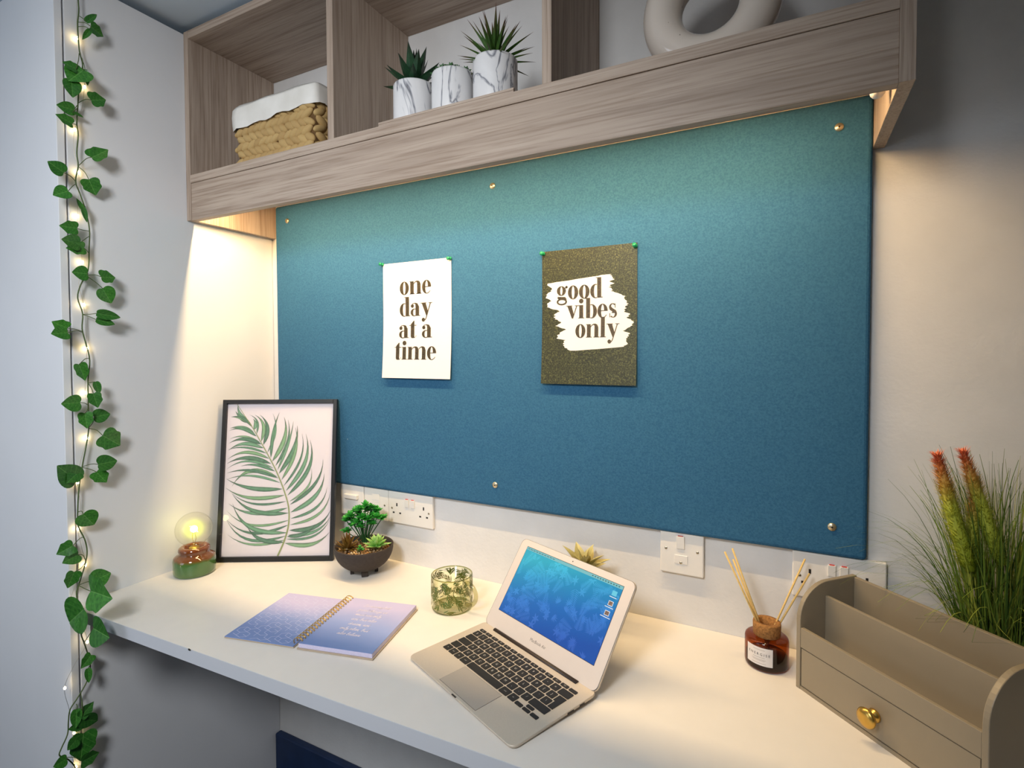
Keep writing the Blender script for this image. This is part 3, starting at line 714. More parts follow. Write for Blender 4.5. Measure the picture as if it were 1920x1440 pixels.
R3 = [Vector((FZ(*p)[0], 0.0086 - 0.0008, FZ(*p)[1])) for p in ra]; R3 = spline(R3, 5)
A = []; Bq = []
for i, p in enumerate(R3):
    d = (R3[min(i + 1, len(R3) - 1)] - R3[max(i - 1, 0)]).normalized(); pr = Vector((-d.z, 0, d.x)); hw = 0.0022 * (1 - 0.75 * i / len(R3))
    A.append(p + pr * hw); Bq.append(p - pr * hw)
m.strip(A, Bq); cols += [tuple(lin(q) for q in (142, 150, 84)) + (1,)] * (2 * len(R3))
po = m.build('palm_leaf_print', wc(), sheet)
ca = po.data.color_attributes.new('Col', 'FLOAT_COLOR', 'POINT')
for i, c in enumerate(cols): ca.data[i].color = c

# ------------------------------------------------------------------ succulent bowl
sb = thing('succulent_bowl', 'dark brown footed bowl planted with mixed succulents beside the frame', 'plant', (0.4500, -0.0985, ZD))
M_bowl = plain('dark_stoneware', rgb(58, 50, 46), 0.85, var=0.18, scale=160, bump=0.3)
pf = []
for i in range(13):
    a = math.radians(90 * i / 12); pf.append((max(.0001, 0.0735 * math.sin(a) ** 0.85), 0.008 + 0.060 * (1 - math.cos(a))))
MB().lathe(pf + [(0.0738, 0.071), (0.0725, 0.0725), (0.0695, 0.071), (0.067, 0.060), (0.060, 0.045), (0.0001, 0.040)], 56).build('bowl', M_bowl, sb)
for k in range(4):
    a = math.radians(45 + 90 * k); MB().prism([(-.008, 0), (.008, 0), (.0085, .016), (-.0085, .016)], -.0045, .0045, M=Matrix.Translation((0.030 * math.cos(a), 0.030 * math.sin(a), 0)) @ Matrix.Rotation(a + math.pi / 2, 4, 'Z') @ Matrix.Rotation(math.radians(90), 4, 'X')).build('foot', M_bowl, sb, bevel=.0015)
def gravelmat():
    t = NT('gravel'); ge = t.n('ShaderNodeNewGeometry')
    c = t.ramp(ge.outputs['Random Per Island'], [(0.0, rgb(96, 66, 38)), (0.3, rgb(176, 128, 70)), (0.55, rgb(206, 172, 116)), (0.8, rgb(130, 84, 46)), (1.0, rgb(224, 206, 168))]); t.base(c, 0.55); return t.m
m = MB(); rs = random.Random(3)
for i in range(520):
    a = rs.uniform(0, 2 * math.pi); r = 0.066 * math.sqrt(rs.random()); s_ = rs.uniform(.0018, .0036)
    m.sphere((r * math.cos(a), r * math.sin(a), 0.060 + 0.008 * (1 - (r / .066) ** 2) + rs.uniform(-.001, .001)), s_, 6, 4, (1, rs.uniform(.7, 1), .75), None)
m.lathe([(0.067, 0.057), (0.03, 0.062), (0.0001, 0.064)], 24)
tag(m.build('gravel', gravelmat(), sb), kind='stuff')
# leafy green shrub of rosette heads
M_shrub = leafmat('bright_green', rgb(40, 138, 52), rgb(86, 190, 76), None, 0.4)
M_stem = plain('green_stem', rgb(40, 90, 44), 0.6, var=0.2)
shl = blade_mesh('leaf', M_shrub, 0.62, 0.35, 0.12, 5, 0.06, 1.1)
heads = [(-.050, -.004, .130), (-.052, .006, .098), (-.038, -.008, .142), (-.028, .010, .150), (-.014, -.006, .158), (.000, -.004, .168), (.012, .006, .160), (-.020, -.014, .128), (-.006, -.012, .140), (.008, -.010, .135), (.018, .004, .140), (.030, -.006, .138), (.040, .006, .132), (-.034, .004, .118), (-.010, -.014, .116), (.018, -.010, .122), (.024, .014, .150), (-.042, .012, .128), (.002, .014, .150), (-.022, .012, .138)]
RC = Matrix.Rotation(YAW, 3, 'Z')
m = MB()
sx0 = RC @ Vector((-.004, .022, 0))
hd = []
for (x, y, z) in heads:
    p = RC @ Vector((x, y + .020, 0)); p.z = z - .002
    m.tube(spline([(sx0.x, sx0.y, .060), ((sx0.x * 1.4 + p.x) / 2.4, (sx0.y * 1.4 + p.y) / 2.4, .06 + (p.z - .06) * .45), p], 4), 0.0013, 5); hd.append(p)
shrub = m.build('shrub_stems', M_stem, sb)
for p in hd: rosette(shrub, shl, p, [(7, 2, 0.0180, 1, 0), (6, 32, 0.0165, 1, .001), (4, 65, .012, 1, .002)], 0.1)
M_brn = leafmat('olive_brown_leaf', rgb(96, 70, 22), rgb(128, 100, 40), rgb(110, 66, 26))
br = blade_mesh('leaf', M_brn, 0.22, 0.4, 0.10, 8, 0.03, 0.55)
pc = RC @ Vector((-.036, -.022, 0)); core = MB().sphere((pc.x, pc.y, .066), .009, 10, 6).build('brown_aloe', M_brn, sb)
rosette(core, br, (pc.x, pc.y, .066), [(9, 10, .036, 1, 0), (9, 32, .042, 1, .001), (8, 55, .044, 1, .002), (5, 76, .044, .9, .003)])
M_ech = leafmat('pale_green_leaf', rgb(124, 178, 82), rgb(170, 212, 122), rgb(190, 222, 140))
ec = blade_mesh('leaf', M_ech, 0.42, 0.3, 0.18, 8, 0.10, 1.0)
pc = RC @ Vector((.038, -.018, 0)); core = MB().sphere((pc.x, pc.y, .074), .007, 10, 6).build('green_echeveria', M_ech, sb)
rosette(core, ec, (pc.x, pc.y, .074), [(9, 4, .035, 1, 0), (8, 24, .032, 1, .002), (7, 46, .028, 1, .004), (5, 68, .022, 1, .005)])
pc = RC @ Vector((-.001, -.034, 0)); core = MB().tube([(pc.x, pc.y, .060), (pc.x, pc.y, .074)], .0015, 6).build('sprig', M_stem, sb)
rosette(core, shl, (pc.x, pc.y, .072), [(6, 12, .010, 1, 0), (5, 50, .009, 1, .002), (5, 20, .009, 1, -.006)])
rosette(core, shl, (pc.x + .006, pc.y + .003, .068), [(6, 30, .008, 1, 0)])

# ------------------------------------------------------------------ open spiral notebook
NBW, NBH = 0.157, 0.196
nb = thing('spiral_notebook', 'open spiral notebook with lilac to blue pages and white script', 'notebook', (0.5640, -0.3350, ZD), math.radians(13.5))
def ombre(name):
    t = NT(name); tc = t.n('ShaderNodeTexCoord'); s_ = t.n('ShaderNodeSeparateXYZ'); t.l(tc.outputs['Object'], s_.inputs[0])
    f = t.math('ADD', t.math('MULTIPLY', s_.outputs['Y'], 1 / NBH), t.math('MULTIPLY', t.math('SUBTRACT', t.noise(t.coord(), 9, 3), 0.5), 0.35))
    t.base(t.ramp(t.math('ADD', f, 0.5), [(0.12, rgb(116, 140, 192)), (0.45, rgb(142, 158, 208)), (0.85, rgb(192, 186, 222))]), 0.55, 0, 0.3); return t.m
M_omb = ombre('ombre_page'); M_kraft = plain('kraft_cover', rgb(178, 160, 138), 0.7)
M_pages = plain('page_edges', rgb(206, 200, 226), 0.7, var=0.1, scale=900)
M_white_ink = plain('white_ink', rgb(236, 226, 236), 0.6)
M_faint = plain('pale_line_ink', rgb(204, 206, 234), 0.6)
B(-NBW - .004, -.004, -NBH / 2, NBH / 2, 0.0002, 0.0028, 'cover_board', M_kraft, nb, False, 0.0006)
B(.004, NBW + .006, -NBH / 2 - .002, NBH / 2, 0.0002, 0.0028, 'cover_board', M_kraft, nb, False, 0.0006)
lpg = B(-NBW - .003, -.005, -NBH / 2, NBH / 2, 0.0029, 0.0042, 'left_page', M_omb, nb)
B(.006, NBW + .003, -NBH / 2 + .001, NBH / 2 - .001, 0.0029, 0.0108, 'page_block', M_pages, nb)
rpg = B(.006, NBW + .003, -NBH / 2 + .001, NBH / 2 - .001, 0.0109, 0.0115, 'right_page', M_omb, nb)
# geometric line pattern on the left page
m = MB()
def rib(a, b, hw, z, mm):
    a = Vector((a[0], a[1], z)); b = Vector((b[0], b[1], z)); d = (b - a); 
    if d.length < 1e-6: return
    p = Vector((-d.y, d.x, 0)).normalized() * hw; mm.poly([a - p, b - p, b + p, a + p])
cw, chh = 0.024, 0.021
i0 = 0
for iy in range(-6, 7):
    for ix in range(0, 8):
        cx_ = -NBW + 0.004 + ix * cw + (cw / 2 if iy % 2 else 0); cy_ = iy * chh * 0.75
        P_ = [(cx_, cy_ + chh / 2), (cx_ + cw / 2, cy_ + chh / 4), (cx_ + cw / 2, cy_ - chh / 4), (cx_, cy_ - chh / 2)]
        L_ = [(P_[0], P_[1]), (P_[1], P_[2]), ((cx_, cy_), P_[1]), ((cx_, cy_), P_[3]), ((cx_, cy_), (cx_ - cw / 2, cy_ + chh / 4))]
        for k, (a, b) in enumerate(L_):
            if (ix * 3 + iy * 5 + k) % 4 == 0: continue
            if all(-NBW < q[0] < -.008 and abs(q[1]) < NBH / 2 - .002 for q in (a, b)): rib(a, b, 0.00036, 0.00435, m)
tag(m.build('line_pattern', M_faint, lpg), kind='stuff')
# single-stroke script
SC = {'a': ([(.75, .85), (.4, 1), (.1, .55), (.25, .05), (.55, .3), (.78, .95), (.72, .2), (.88, .0), (1.1, .25)], 1.05), 'b': ([(0, .2), (.35, 1.2), (.4, 1.9), (.2, 1.6), (.15, .3), (.4, 0), (.65, .4), (.5, .8), (.8, .75), (.95, .7)], .9),
      'c': ([(.0, .2), (.55, .95), (.3, .95), (.1, .4), (.4, 0), (.85, .3)], .8), 'd': ([(.7, .85), (.35, 1), (.1, .5), (.25, .05), (.6, .5), (.85, 1.9), (.75, .3), (.9, 0), (1.1, .25)], 1.05), 'e': ([(0, .2), (.5, .6), (.45, .98), (.15, .7), (.25, .05), (.75, .25)], .7),
      'g': ([(.7, .85), (.35, 1), (.1, .55), (.3, .1), (.65, .6), (.72, .9), (.65, -.5), (.3, -.85), (.2, -.5), (.9, .2)], .9), 'h': ([(0, .2), (.4, 1.3), (.42, 1.9), (.2, 1.5), (.12, 0), (.3, .7), (.6, .95), (.65, .3), (.75, 0), (1, .25)], .95), 'i': ([(0, .2), (.3, .95), (.25, .25), (.4, 0), (.65, .25)], .6),
      'l': ([(0, .2), (.4, 1.3), (.42, 1.9), (.2, 1.5), (.2, .25), (.35, 0), (.6, .25)], .55), 'm': ([(0, .5), (.15, .95), (.12, 0), (.3, .7), (.5, .95), (.48, 0), (.65, .7), (.88, .95), (.9, .2), (1.05, 0), (1.25, .25)], 1.2), 'n': ([(0, .5), (.18, .95), (.14, 0), (.35, .75), (.6, .95), (.62, .2), (.75, 0), (1, .25)], .95),
      'o': ([(.0, .2), (.5, 1), (.15, .7), (.2, .05), (.6, .2), (.6, .8), (.4, .95), (.85, .8)], .8), 'p': ([(0, .4), (.25, 1), (.1, -.9), (.2, .6), (.5, 1), (.7, .5), (.4, .05), (.3, .15), (.95, .25)], .9), 'r': ([(0, .3), (.25, 1), (.35, .85), (.55, .85), (.5, .2), (.65, 0), (.85, .25)], .8),
      's': ([(0, .1), (.4, 1), (.5, .4), (.3, 0), (.05, .15), (.75, .25)], .7), 't': ([(0, .2), (.35, 1), (.45, 1.6), (.3, .4), (.4, 0), (.7, .25)], .65), 'u': ([(0, .5), (.18, .95), (.15, .2), (.35, 0), (.62, .5), (.7, .95), (.66, .2), (.8, 0), (1.05, .25)], 1.0), 'v': ([(0, .6), (.2, .95), (.25, .2), (.35, 0), (.6, .6), (.6, .95), (.85, .8)], .8),
      'w': ([(0, .6), (.18, .95), (.2, .1), (.4, .1), (.5, .9), (.5, .2), (.7, .05), (.9, .9), (1.1, .8)], 1.05), 'y': ([(0, .5), (.18, .95), (.2, .2), (.4, .1), (.65, .9), (.6, -.5), (.3, -.85), (.2, -.5), (.9, .2)], .9), 'T': ([(.0, 1.5), (.3, 1.9), (1.1, 1.75), (.6, 1.8), (.5, .3), (.25, 0), (.05, .2)], 1.1),
      ',': ([(.1, .08), (.12, -.1), (0, -.3)], .35), ';': ([(.12, .1), (.12, -.1), (0, -.3)], .35), '.': ([(.1, .05), (.15, .0)], .35), ' ': ([], .55)}
m = MB(); xh = 0.0058; sl = 0.45
lines = ['To accomplish', 'great things we', 'must not only', 'act, but also', 'dream; not', 'only plan, but', 'also believe.']
for li, tx in enumerate(lines):
    wd = sum(SC[c][1] for c in tx) * xh; x = 0.082 - wd / 2; y = 0.064 - li * 0.0190
    for c in tx:
        pts_, adv = SC[c]
        if pts_:
            pp = spline([(p[0] * xh + p[1] * xh * sl * .6 + x, p[1] * xh + y, 0) for p in pts_], 3)
            for a, b in zip(pp[:-1], pp[1:]): rib(a, b, 0.00034, 0.01165, m)
        if c in 'it':
            if c == 'i': rib((x + .55 * xh, y + 1.35 * xh), (x + .62 * xh, y + 1.45 * xh), .00035, 0.01165, m)
            else: rib((x + .3 * xh, y + 1.05 * xh), (x + 1.0 * xh, y + 1.1 * xh), .00028, 0.01165, m)
        x += adv * xh
m.build('script_lettering', M_white_ink, rpg)
ringm = None
for i in range(20):
    y = -NBH / 2 + .007 + (NBH - .014) * i / 19
    if ringm is None:
        mm = MB(); mm.tube([(0.0105 * math.cos(a), 0.0018 * math.sin(a * .5), 0.0085 + 0.0082 * math.sin(a)) for a in [math.radians(-40 + 260 * k / 16) for k in range(17)]], 0.00055, 6)
        mm.tube([(0.0105 * math.cos(a), 0.0022 + 0.0018 * math.sin(a * .5), 0.0085 + 0.0082 * math.sin(a)) for a in [math.radians(-40 + 260 * k / 16) for k in range(17)]], 0.00055, 6)
        o = mm.build('coil_ring', M_brass, nb); ringm = o.data
    else: o = link('coil_ring', ringm, nb)
    o.location = (0, y, 0)

# ------------------------------------------------------------------ glass mug
mg = thing('glass_mug', 'clear glass mug printed all over with green fern leaves', 'mug', (0.7560, -0.1525, ZD), YAW)
R_, H_ = 0.0455, 0.0735
M_mug = thin_glass('mug_glass', (0.985, 0.985, 0.88, 1), 1.42)
MB().lathe([(0.0001, 0.0), (R_ - .004, 0.0), (R_ - .001, .002), (R_, 0.006), (R_, H_ - .001), (R_ - .001, H_), (R_ - .0024, H_ - .001), (R_ - .0026, 0.008), (R_ - .006, .0055), (0.0001, .005)], 56).build('cup', M_mug, mg)
HA = math.radians(-36)
hp = []
for k in range(19):
    a = math.radians(100 - 200 * k / 18); hp.append((R_ - .001 + 0.0245 * math.cos(a) * (1 if abs(a) < 1.6 else 1), 0, 0.040 + 0.024 * math.sin(a)))
ho = MB().tube(hp, 0.0046, 12).build('handle', thin_glass('handle_glass', (0.84, 0.84, 0.68, 1), 1.6), mg); ho.rotation_euler = (0, 0, HA)
M_rim = thin_glass('rim_glass', (0.70, 0.72, 0.50, 1), 1.6)
for nm, zz, rr in (('rim', H_ - .0006, R_ - .0012), ('base_ring', .0014, R_ - .003)):
    MB().lathe([(rr + .0013 * math.cos(a), zz + .0013 * math.sin(a)) for a in [2 * math.pi * k / 8 for k in range(8)]], 48, close=True).build(nm, M_rim, mg)
def fern_mat():
    t = NT('fern_print'); ge = t.n('ShaderNodeNewGeometry'); f = t.noise(t.coord(), 38, 2)
    c = t.ramp(t.math('ADD', t.math('MULTIPLY', ge.outputs['Random Per Island'], .35), t.math('MULTIPLY', f, .8)), [(0.25, rgb(24, 100, 54)), (0.5, rgb(84, 100, 20)), (0.75, rgb(104, 100, 22)), (0.95, rgb(52, 66, 16))]); t.base(c, 0.4); return t.m
m = MB(); rs = random.Random(11)
def on_cup(s_, z, off=0.0003): a = s_ / R_; return ((R_ + off) * math.cos(a), (R_ + off) * math.sin(a), z)
def cup_leaf(s0, z0, ang, L, w):
    A = []; Bq = []
    for i in range(5):
        t = i / 4; hw = w * math.sin(math.pi * min(1, t) ** .8) if i < 4 else 0.0
        if i == 0: hw = w * .25
        cx_, cz_ = s0 + math.cos(ang) * L * t, z0 + math.sin(ang) * L * t
        A.append((cx_ - math.sin(ang) * hw, cz_ + math.cos(ang) * hw)); Bq.append((cx_ + math.sin(ang) * hw, cz_ - math.cos(ang) * hw))
    if any(not (0.004 < p[1] < H_ - .002) for p in A + Bq): return
    m.strip([on_cup(*p) for p in A], [on_cup(*p) for p in Bq])
for k in range(88):
    s0 = 2 * math.pi * R_ * rs.random()
    da = (s0 / R_ - HA + math.pi) % (2 * math.pi) - math.pi
    if abs(da) < 0.30: continue
    z0 = rs.uniform(.004, H_ - .004); an = rs.uniform(0, 2 * math.pi); L = rs.uniform(.016, .026)
    for i in range(5):
        t = (i + .5) / 5
        for sg in (-1, 1): cup_leaf(s0 + math.cos(an) * L * t, z0 + math.sin(an) * L * t, an + sg * rs.uniform(.45, .75), 0.0130 * (1.1 - .5 * t), 0.00095)
    cup_leaf(s0, z0, an, L, 0.0004)
tag(m.build('fern_print', fern_mat(), mg), kind='stuff')

# ------------------------------------------------------------------ laptop
lt = thing('laptop', 'open silver laptop with blue leaf wallpaper on its screen', 'laptop', (0.9715, -0.3350, ZD), math.radians(-23))
LW, LD, ZFR, ZBK = 0.300, 0.178, 0.0055, 0.0125
M_alu = plain('aluminium', rgb(206, 194, 178), 0.38, 0.3, var=0.02, scale=400)
M_alu2 = plain('trackpad_aluminium', rgb(182, 172, 160), 0.4, 0.3, var=0.02, scale=400)
M_bez = plain('screen_bezel', rgb(216, 206, 200), 0.45, 0.25, var=0.01)
M_key = plain('key_black', rgb(22, 20, 20), 0.5, var=0.1, scale=300)
M_leg = plain('key_legend', rgb(200, 196, 190), 0.6)
M_gap = plain('hinge_black', rgb(40, 28, 24), 0.5)
def rrect(w_, h_, r, n=6):
    out_ = []
    for cx_, cy_, a0 in ((w_ / 2 - r, h_ / 2 - r, 0), (-w_ / 2 + r, h_ / 2 - r, 90), (-w_ / 2 + r, -h_ / 2 + r, 180), (w_ / 2 - r, -h_ / 2 + r, 270)):
        for i in range(n + 1): a = math.radians(a0 + 90 * i / n); out_.append((cx_ + r * math.cos(a), cy_ + r * math.sin(a)))
    return out_
def ztop(y): return ZFR + (ZBK - ZFR) * (y + LD / 2) / LD
ol = rrect(LW, LD, 0.012)
m = MB(); n = len(ol)
rings = [[(x * .996, y * .996, ztop(y)) for x, y in ol], [(x, y, ztop(y) - .0006) for x, y in ol], [(x, y, max(ztop(y) - .0042, .0022)) for x, y in ol], [(x * .96, y * .94, 0.0012) for x, y in ol]]
for rg in rings: m.v += rg
for k in range(3):
    for i in range(n): j = (i + 1) % n; m.f.append((k * n + j, k * n + i, (k + 1) * n + i, (k + 1) * n + j)); m.sm.append(True)
m.f.append(tuple(range(n))); m.sm.append(False); m.f.append(tuple(range(4 * n - 1, 3 * n - 1, -1))); m.sm.append(False)
base_o = m.build('base', M_alu, lt)
for sx_ in (-1, 1):
    for sy_ in (-1, 1): MB().lathe([(0.0001, 0), (.006, 0), (.0062, .0013), (0.0001, .0013)], 14, (sx_ * .12, sy_ * .065, 0)).build('rubber_foot', M_key, base_o)
SLOPE = math.atan2(ZBK - ZFR, LD)
TK = Matrix.Translation((0, 0, ztop(0))) @ Matrix.Rotation(SLOPE, 4, 'X')
o = B(-.052, .052, -.083, -.031, 0.00005, 0.00025, 'trackpad', M_alu2, lt); o.matrix_local = TK
o2 = MB().box(-.0525, .0525, -.0835, -.0305, 0.0, 0.00004).build('trackpad_seam', M_gap, o)
B(.006, -.006, -LD / 2 - .0004, -LD / 2 + .002, .0045, .0056, 'lid_notch', M_gap, lt)
# side ports
for y0, y1, nm in ((.020, .034, 'usb_port'), (.047, .058, 'display_port')):
    B(LW / 2 - .0008, LW / 2 + .0002, y0, y1, ztop(y0) - .0048, ztop(y0) - .0014, nm, M_gap, lt)
UX = 0.2640 / 14.5; KY0 = 0.0655; RP = 0.0169; G = 0.0014
keymesh = {}
legend = {}
def add_key(u0, wu, y1, h, leg='', small=False):
    key = (round(wu, 3), round(h, 4))
    if key not in keymesh:
        mm = MB().prism(rrect(wu * UX - G * 2, h - G * 1.6, .0016, 3), 0.00005, 0.0010); ob = mm.build('key', M_key); keymesh[key] = ob.data; bpy.data.objects.remove(ob)
    k = link('key', keymesh[key], lt)
    k.matrix_local = TK @ Matrix.Translation((-0.132 + (u0 + wu / 2) * UX, y1 - h / 2, 0))
    if leg:
        lk = (leg, small)
        if lk not in legend:
            legend[lk] = text_mesh(leg, 0.0062 if not small else 0.0032); legend[lk].materials.append(M_leg)
        q = link('legend', legend[lk], k); q.location = (0, 0, 0.00112)
for i in range(14): add_key(i * 14.5 / 14, 14.5 / 14, KY0, 0.0092, 'esc' if i == 0 else 'F%d' % i if i < 13 else '', True)
y = KY0 - 0.0096
for i, c in enumerate('§1234567890-='): add_key(i, 1, y, RP, c)
add_key(13, 1.5, y, RP); y -= RP
add_key(0, 1.5, y, RP)
for i, c in enumerate('QWERTYUIOP[]'): add_key(1.5 + i, 1, y, RP, c)
ye = y; y -= RP
add_key(0, 1.75, y, RP)
for i, c in enumerate("ASDFGHJKL;'\\"): add_key(1.75 + i, 1, y, RP, c)
# L-shaped return key
x0 = -0.132; pts_ = [(x0 + 13.5 * UX + G, ye - G * .8), (x0 + 14.5 * UX - G, ye - G * .8), (x0 + 14.5 * UX - G, ye - 2 * RP + G * .8), (x0 + 13.75 * UX + G, ye - 2 * RP + G * .8), (x0 + 13.75 * UX + G, ye - RP + .001), (x0 + 13.5 * UX + G, ye - RP + .001)]
k = MB().prism(pts_[::-1], 0.00005, 0.0010).build('key', M_key, lt); k.matrix_local = TK
y -= RP
add_key(0, 1.25, y, RP)
for i, c in enumerate('`ZXCVBNM,./'): add_key(1.25 + i, 1, y, RP, c)
add_key(12.25, 2.25, y, RP); y -= RP
for u, w_, c in ((0, 1, 'fn'), (1, 1, 'ctrl'), (2, 1, 'alt'), (3, 1.25, 'cmd'), (4.25, 5, ''), (9.25, 1.25, 'cmd'), (10.5, 1, 'alt')): add_key(u, w_, y, RP, c, True)
add_key(11.5, 1, y - RP * .45, RP * .55); add_key(12.5, 1, y, RP * .5); add_key(12.5, 1, y - RP * .5, RP * .5); add_key(13.5, 1, y - RP * .45, RP * .55)
# hinge
MB().tube([(-.112, LD / 2 - .0075, ZBK - .0015), (.112, LD / 2 - .0075, ZBK - .0015)], 0.0046, 12).build('hinge', M_gap, lt)
# lid with bezel and screen
LH = 0.184
TLid = Matrix.Translation((0, LD / 2 - .0045, ZBK - .0010)) @ Matrix.Rotation(math.radians(54.5), 4, 'X')
lo = rrect(LW, LH, 0.011); lo = [(x, y_ + LH / 2) for x, y_ in lo]
lid = MB().prism(lo, -0.0048, 0.0, smooth=True).build('lid', M_alu, lt, bevel=.0009); lid.matrix_local = TLid
o = MB().prism([(x * .992, .0008 + y_ * .9915) for x, y_ in lo], 0.0, 0.0005).build('bezel', M_bez, lid)
o = MB().prism([(x * .997, .0003 + y_ * .9965) for x, y_ in lo], -0.0002, 0.00025).build('lid_gasket', M_gap, lid)
SX, SY0, SY1 = 0.1275, 0.0350, 0.1700
def screenmat(name, gain, add=0.0):
    t = NT(name); tc = t.n('ShaderNodeTexCoord'); s_ = t.n('ShaderNodeSeparateXYZ'); t.l(tc.outputs['Object'], s_.inputs[0])
    f = t.math('ADD', t.math('MULTIPLY', t.math('SUBTRACT', s_.outputs['Y'], SY0), 1 / (SY1 - SY0)), t.math('MULTIPLY', s_.outputs['X'], -1.6))
    g = lambda r, g_, b: tuple(min(1.0, lin(v) * gain + add) for v in (r, g_, b)) + (1,)
    c = t.ramp(f, [(0.0, g(26, 84, 172)), (0.4, g(30, 112, 190)), (0.75, g(34, 150, 196)), (1.0, g(50, 182, 204))])
    t.base((0.01, 0.01, 0.012, 1), 0.25, 0, 0.3); t.l(c, t.b.inputs['Emission Color']); t.b.inputs['Emission Strength'].default_value = 0.9; return t.m
so = MB().box(-SX, SX, SY0, SY1, 0.0004, 0.0008).build('screen', screenmat('screen_blue', 1.0), lid)
MB().box(-SX - .0008, SX + .0008, SY0 - .0008, SY1 + .0008, 0.0003, 0.0006).build('screen_border', M_gap, lid)
m = MB(); rs = random.Random(5); ZS = 0.00085
def flat_leaf(x, y_, a, L, w_):
    A = []; Bq = []
    for i in range(7):
        t = i / 6; hw = w_ * math.sin(math.pi * t ** .8) if 0 < i < 6 else 0.00005
        cx_, cy_ = x + math.cos(a) * L * t, y_ + math.sin(a) * L * t
        A.append((cx_ - math.sin(a) * hw, cy_ + math.cos(a) * hw, ZS)); Bq.append((cx_ + math.sin(a) * hw, cy_ - math.cos(a) * hw, ZS))
    if all(-SX < p[0] < SX and SY0 < p[1] < SY1 - .006 for p in A + Bq): m.strip(A, Bq)
for k in range(104):
    x, y_, a = rs.uniform(-SX, SX), rs.uniform(SY0, SY1), rs.uniform(0, 6.28); kind = (0, 1, 0, 2)[k % 4]
    if kind == 0:
        L = rs.uniform(.024, .040)
        for i in range(11):
            t = (i + 1) / 12
            for sg in (-1, 1): flat_leaf(x + math.cos(a) * L * t, y_ + math.sin(a) * L * t, a + sg * (1.15 - .5 * t), .0135 * (1 - .55 * t), .0007)
    elif kind == 1:
        for i in range(6): flat_leaf(x, y_, a + i * math.pi / 3, rs.uniform(.007, .011), .0017)
    else:
        for i in range(7): flat_leaf(x, y_, a + (i - 3) * .42, .014 - abs(i - 3) * .002, .0011)
tag(m.build('wallpaper_leaf_print', screenmat('screen_leaf', 1.25, 0.03), so), kind='stuff')
B(-SX, SX, SY1 - .0058, SY1, 0.0008, 0.0009, 'menu_bar', emissive('menu_bar_glow', rgb(112, 190, 196), 0.9), so)
m = MB()
for k in range(10): m.box(-SX + .004 + k * .0082, -SX + .0095 + k * .0082, SY1 - .0036, SY1 - .0026, .0009, .00095)
for k in range(11): m.box(SX - .072 + k * .0062, SX - .0690 + k * .0062, SY1 - .0038, SY1 - .0022, .0009, .00095)
m.build('menu_marks', plain('menu_ink', rgb(20, 60, 74), .6), so)
M_icon = emissive('icon_glow', rgb(235, 240, 244), 0.9)
for k, yy_ in enumerate((.153, .135, .118)):
    ic = MB().box(SX - .0180, SX - .0075, yy_ - .004, yy_ + .0045, .0009, .001).build('desktop_icon', emissive('folder_glow', rgb(90, 205, 230), 0.9) if k == 0 else M_icon, so)
    if k: MB().box(SX - .0170, SX - .0085, yy_ - .003, yy_ + .0035, .001, .00105).build('thumbnail', plain('thumbnail_print', rgb(110, 90, 84), .5, var=.5, scale=500), ic)
    MB().box(SX - .0205 - .002 * k, SX - .005 + .001 * k, yy_ - .0074, yy_ - .0062, .0009, .001).build('icon_caption', M_icon, so)
me = text_mesh('MacBook Air', 0.0078); me.materials.append(plain('logo_grey', rgb(96, 92, 88), .5)); o = link('lettering', me, lid); o.location = (0, .0180, .00055)
MB().lathe([(.0001, 0), (.0012, 0), (.0001, .0002)], 12, (0, .1768, .0005)).build('webcam', M_gap, lid)

# ------------------------------------------------------------------ small succulent behind the laptop
spn = thing('small_succulent', 'pale olive rosette succulent standing behind the laptop screen', 'plant', (1.0340, -0.0800, ZD))
MB().lathe([(0.0001, 0), (.026, 0), (.030, .060), (.0305, .064), (.0275, .064), (.026, .056), (.0001, .055)], 32).build('pot', plain('white_ceramic', rgb(228, 224, 218), .35), spn)
M_pale = leafmat('pale_olive_leaf', rgb(150, 140, 84), rgb(190, 178, 116), rgb(196, 186, 128))
pl_ = blade_mesh('leaf', M_pale, 0.40, 0.35, -0.22, 8, 0.05, 0.8)
stem = MB().tube([(0, 0, .05), (0, 0, .100)], .005, 8).build('stem', M_pale, spn)
rosette(stem, pl_, (0, 0, .098), [(7, 20, .064, 1, 0), (7, 42, .066, 1, .003), (6, 64, .062, 1, .005), (3, 82, .050, .8, .006)], 0.08)

# ------------------------------------------------------------------ reed diffuser
rd = thing('reed_diffuser', 'amber glass reed diffuser with cork collar and five reeds', 'diffuser', (1.3815, -0.0755, ZD), YAW)
t = NT('amber_glass'); t.base(rgb(190, 92, 14), 0.03); t.b.inputs['Transmission Weight'].default_value = 0.0; t.t.nodes.remove(t.b)
M_amber = thin_glass('amber_bottle_glass', (0.52, 0.21, 0.035, 1), 1.5, 0.04)
RB, HB = 0.0362, 0.053
MB().lathe([(0.0001, .0005), (RB - .003, 0.0), (RB - .0006, .003), (RB, .007), (RB, HB - .006), (RB - .0012, HB - .002), (RB - .005, HB), (.020, HB + .0005), (.0185, HB + .003), (.0185, HB + .006)], 56).build('bottle', M_amber, rd)
MB().lathe([(0.0001, .002), (RB - .004, .002), (RB - .0025, .006), (RB - .0025, .020), (0.0001, .020)], 48).build('fragrance_oil', thin_glass('dark_oil', (0.36, 0.17, 0.06, 1), 1.2), rd)
def corkmat():
    t = NT('cork'); f = t.noise(t.coord(), 260, 4, .7); t.base(t.ramp(f, [(0.3, rgb(112, 72, 34)), (0.6, rgb(168, 118, 62))]), .85); t.bump(f, .6, .001); return t.m
MB().lathe([(.0150, HB + .024), (.0225, HB + .0245), (.0232, HB + .022), (.0228, HB + .002), (.0218, HB + .0006), (.0140, HB + .0006), (.0145, HB + .010)], 40, close=True).build('cork_collar', corkmat(), rd)
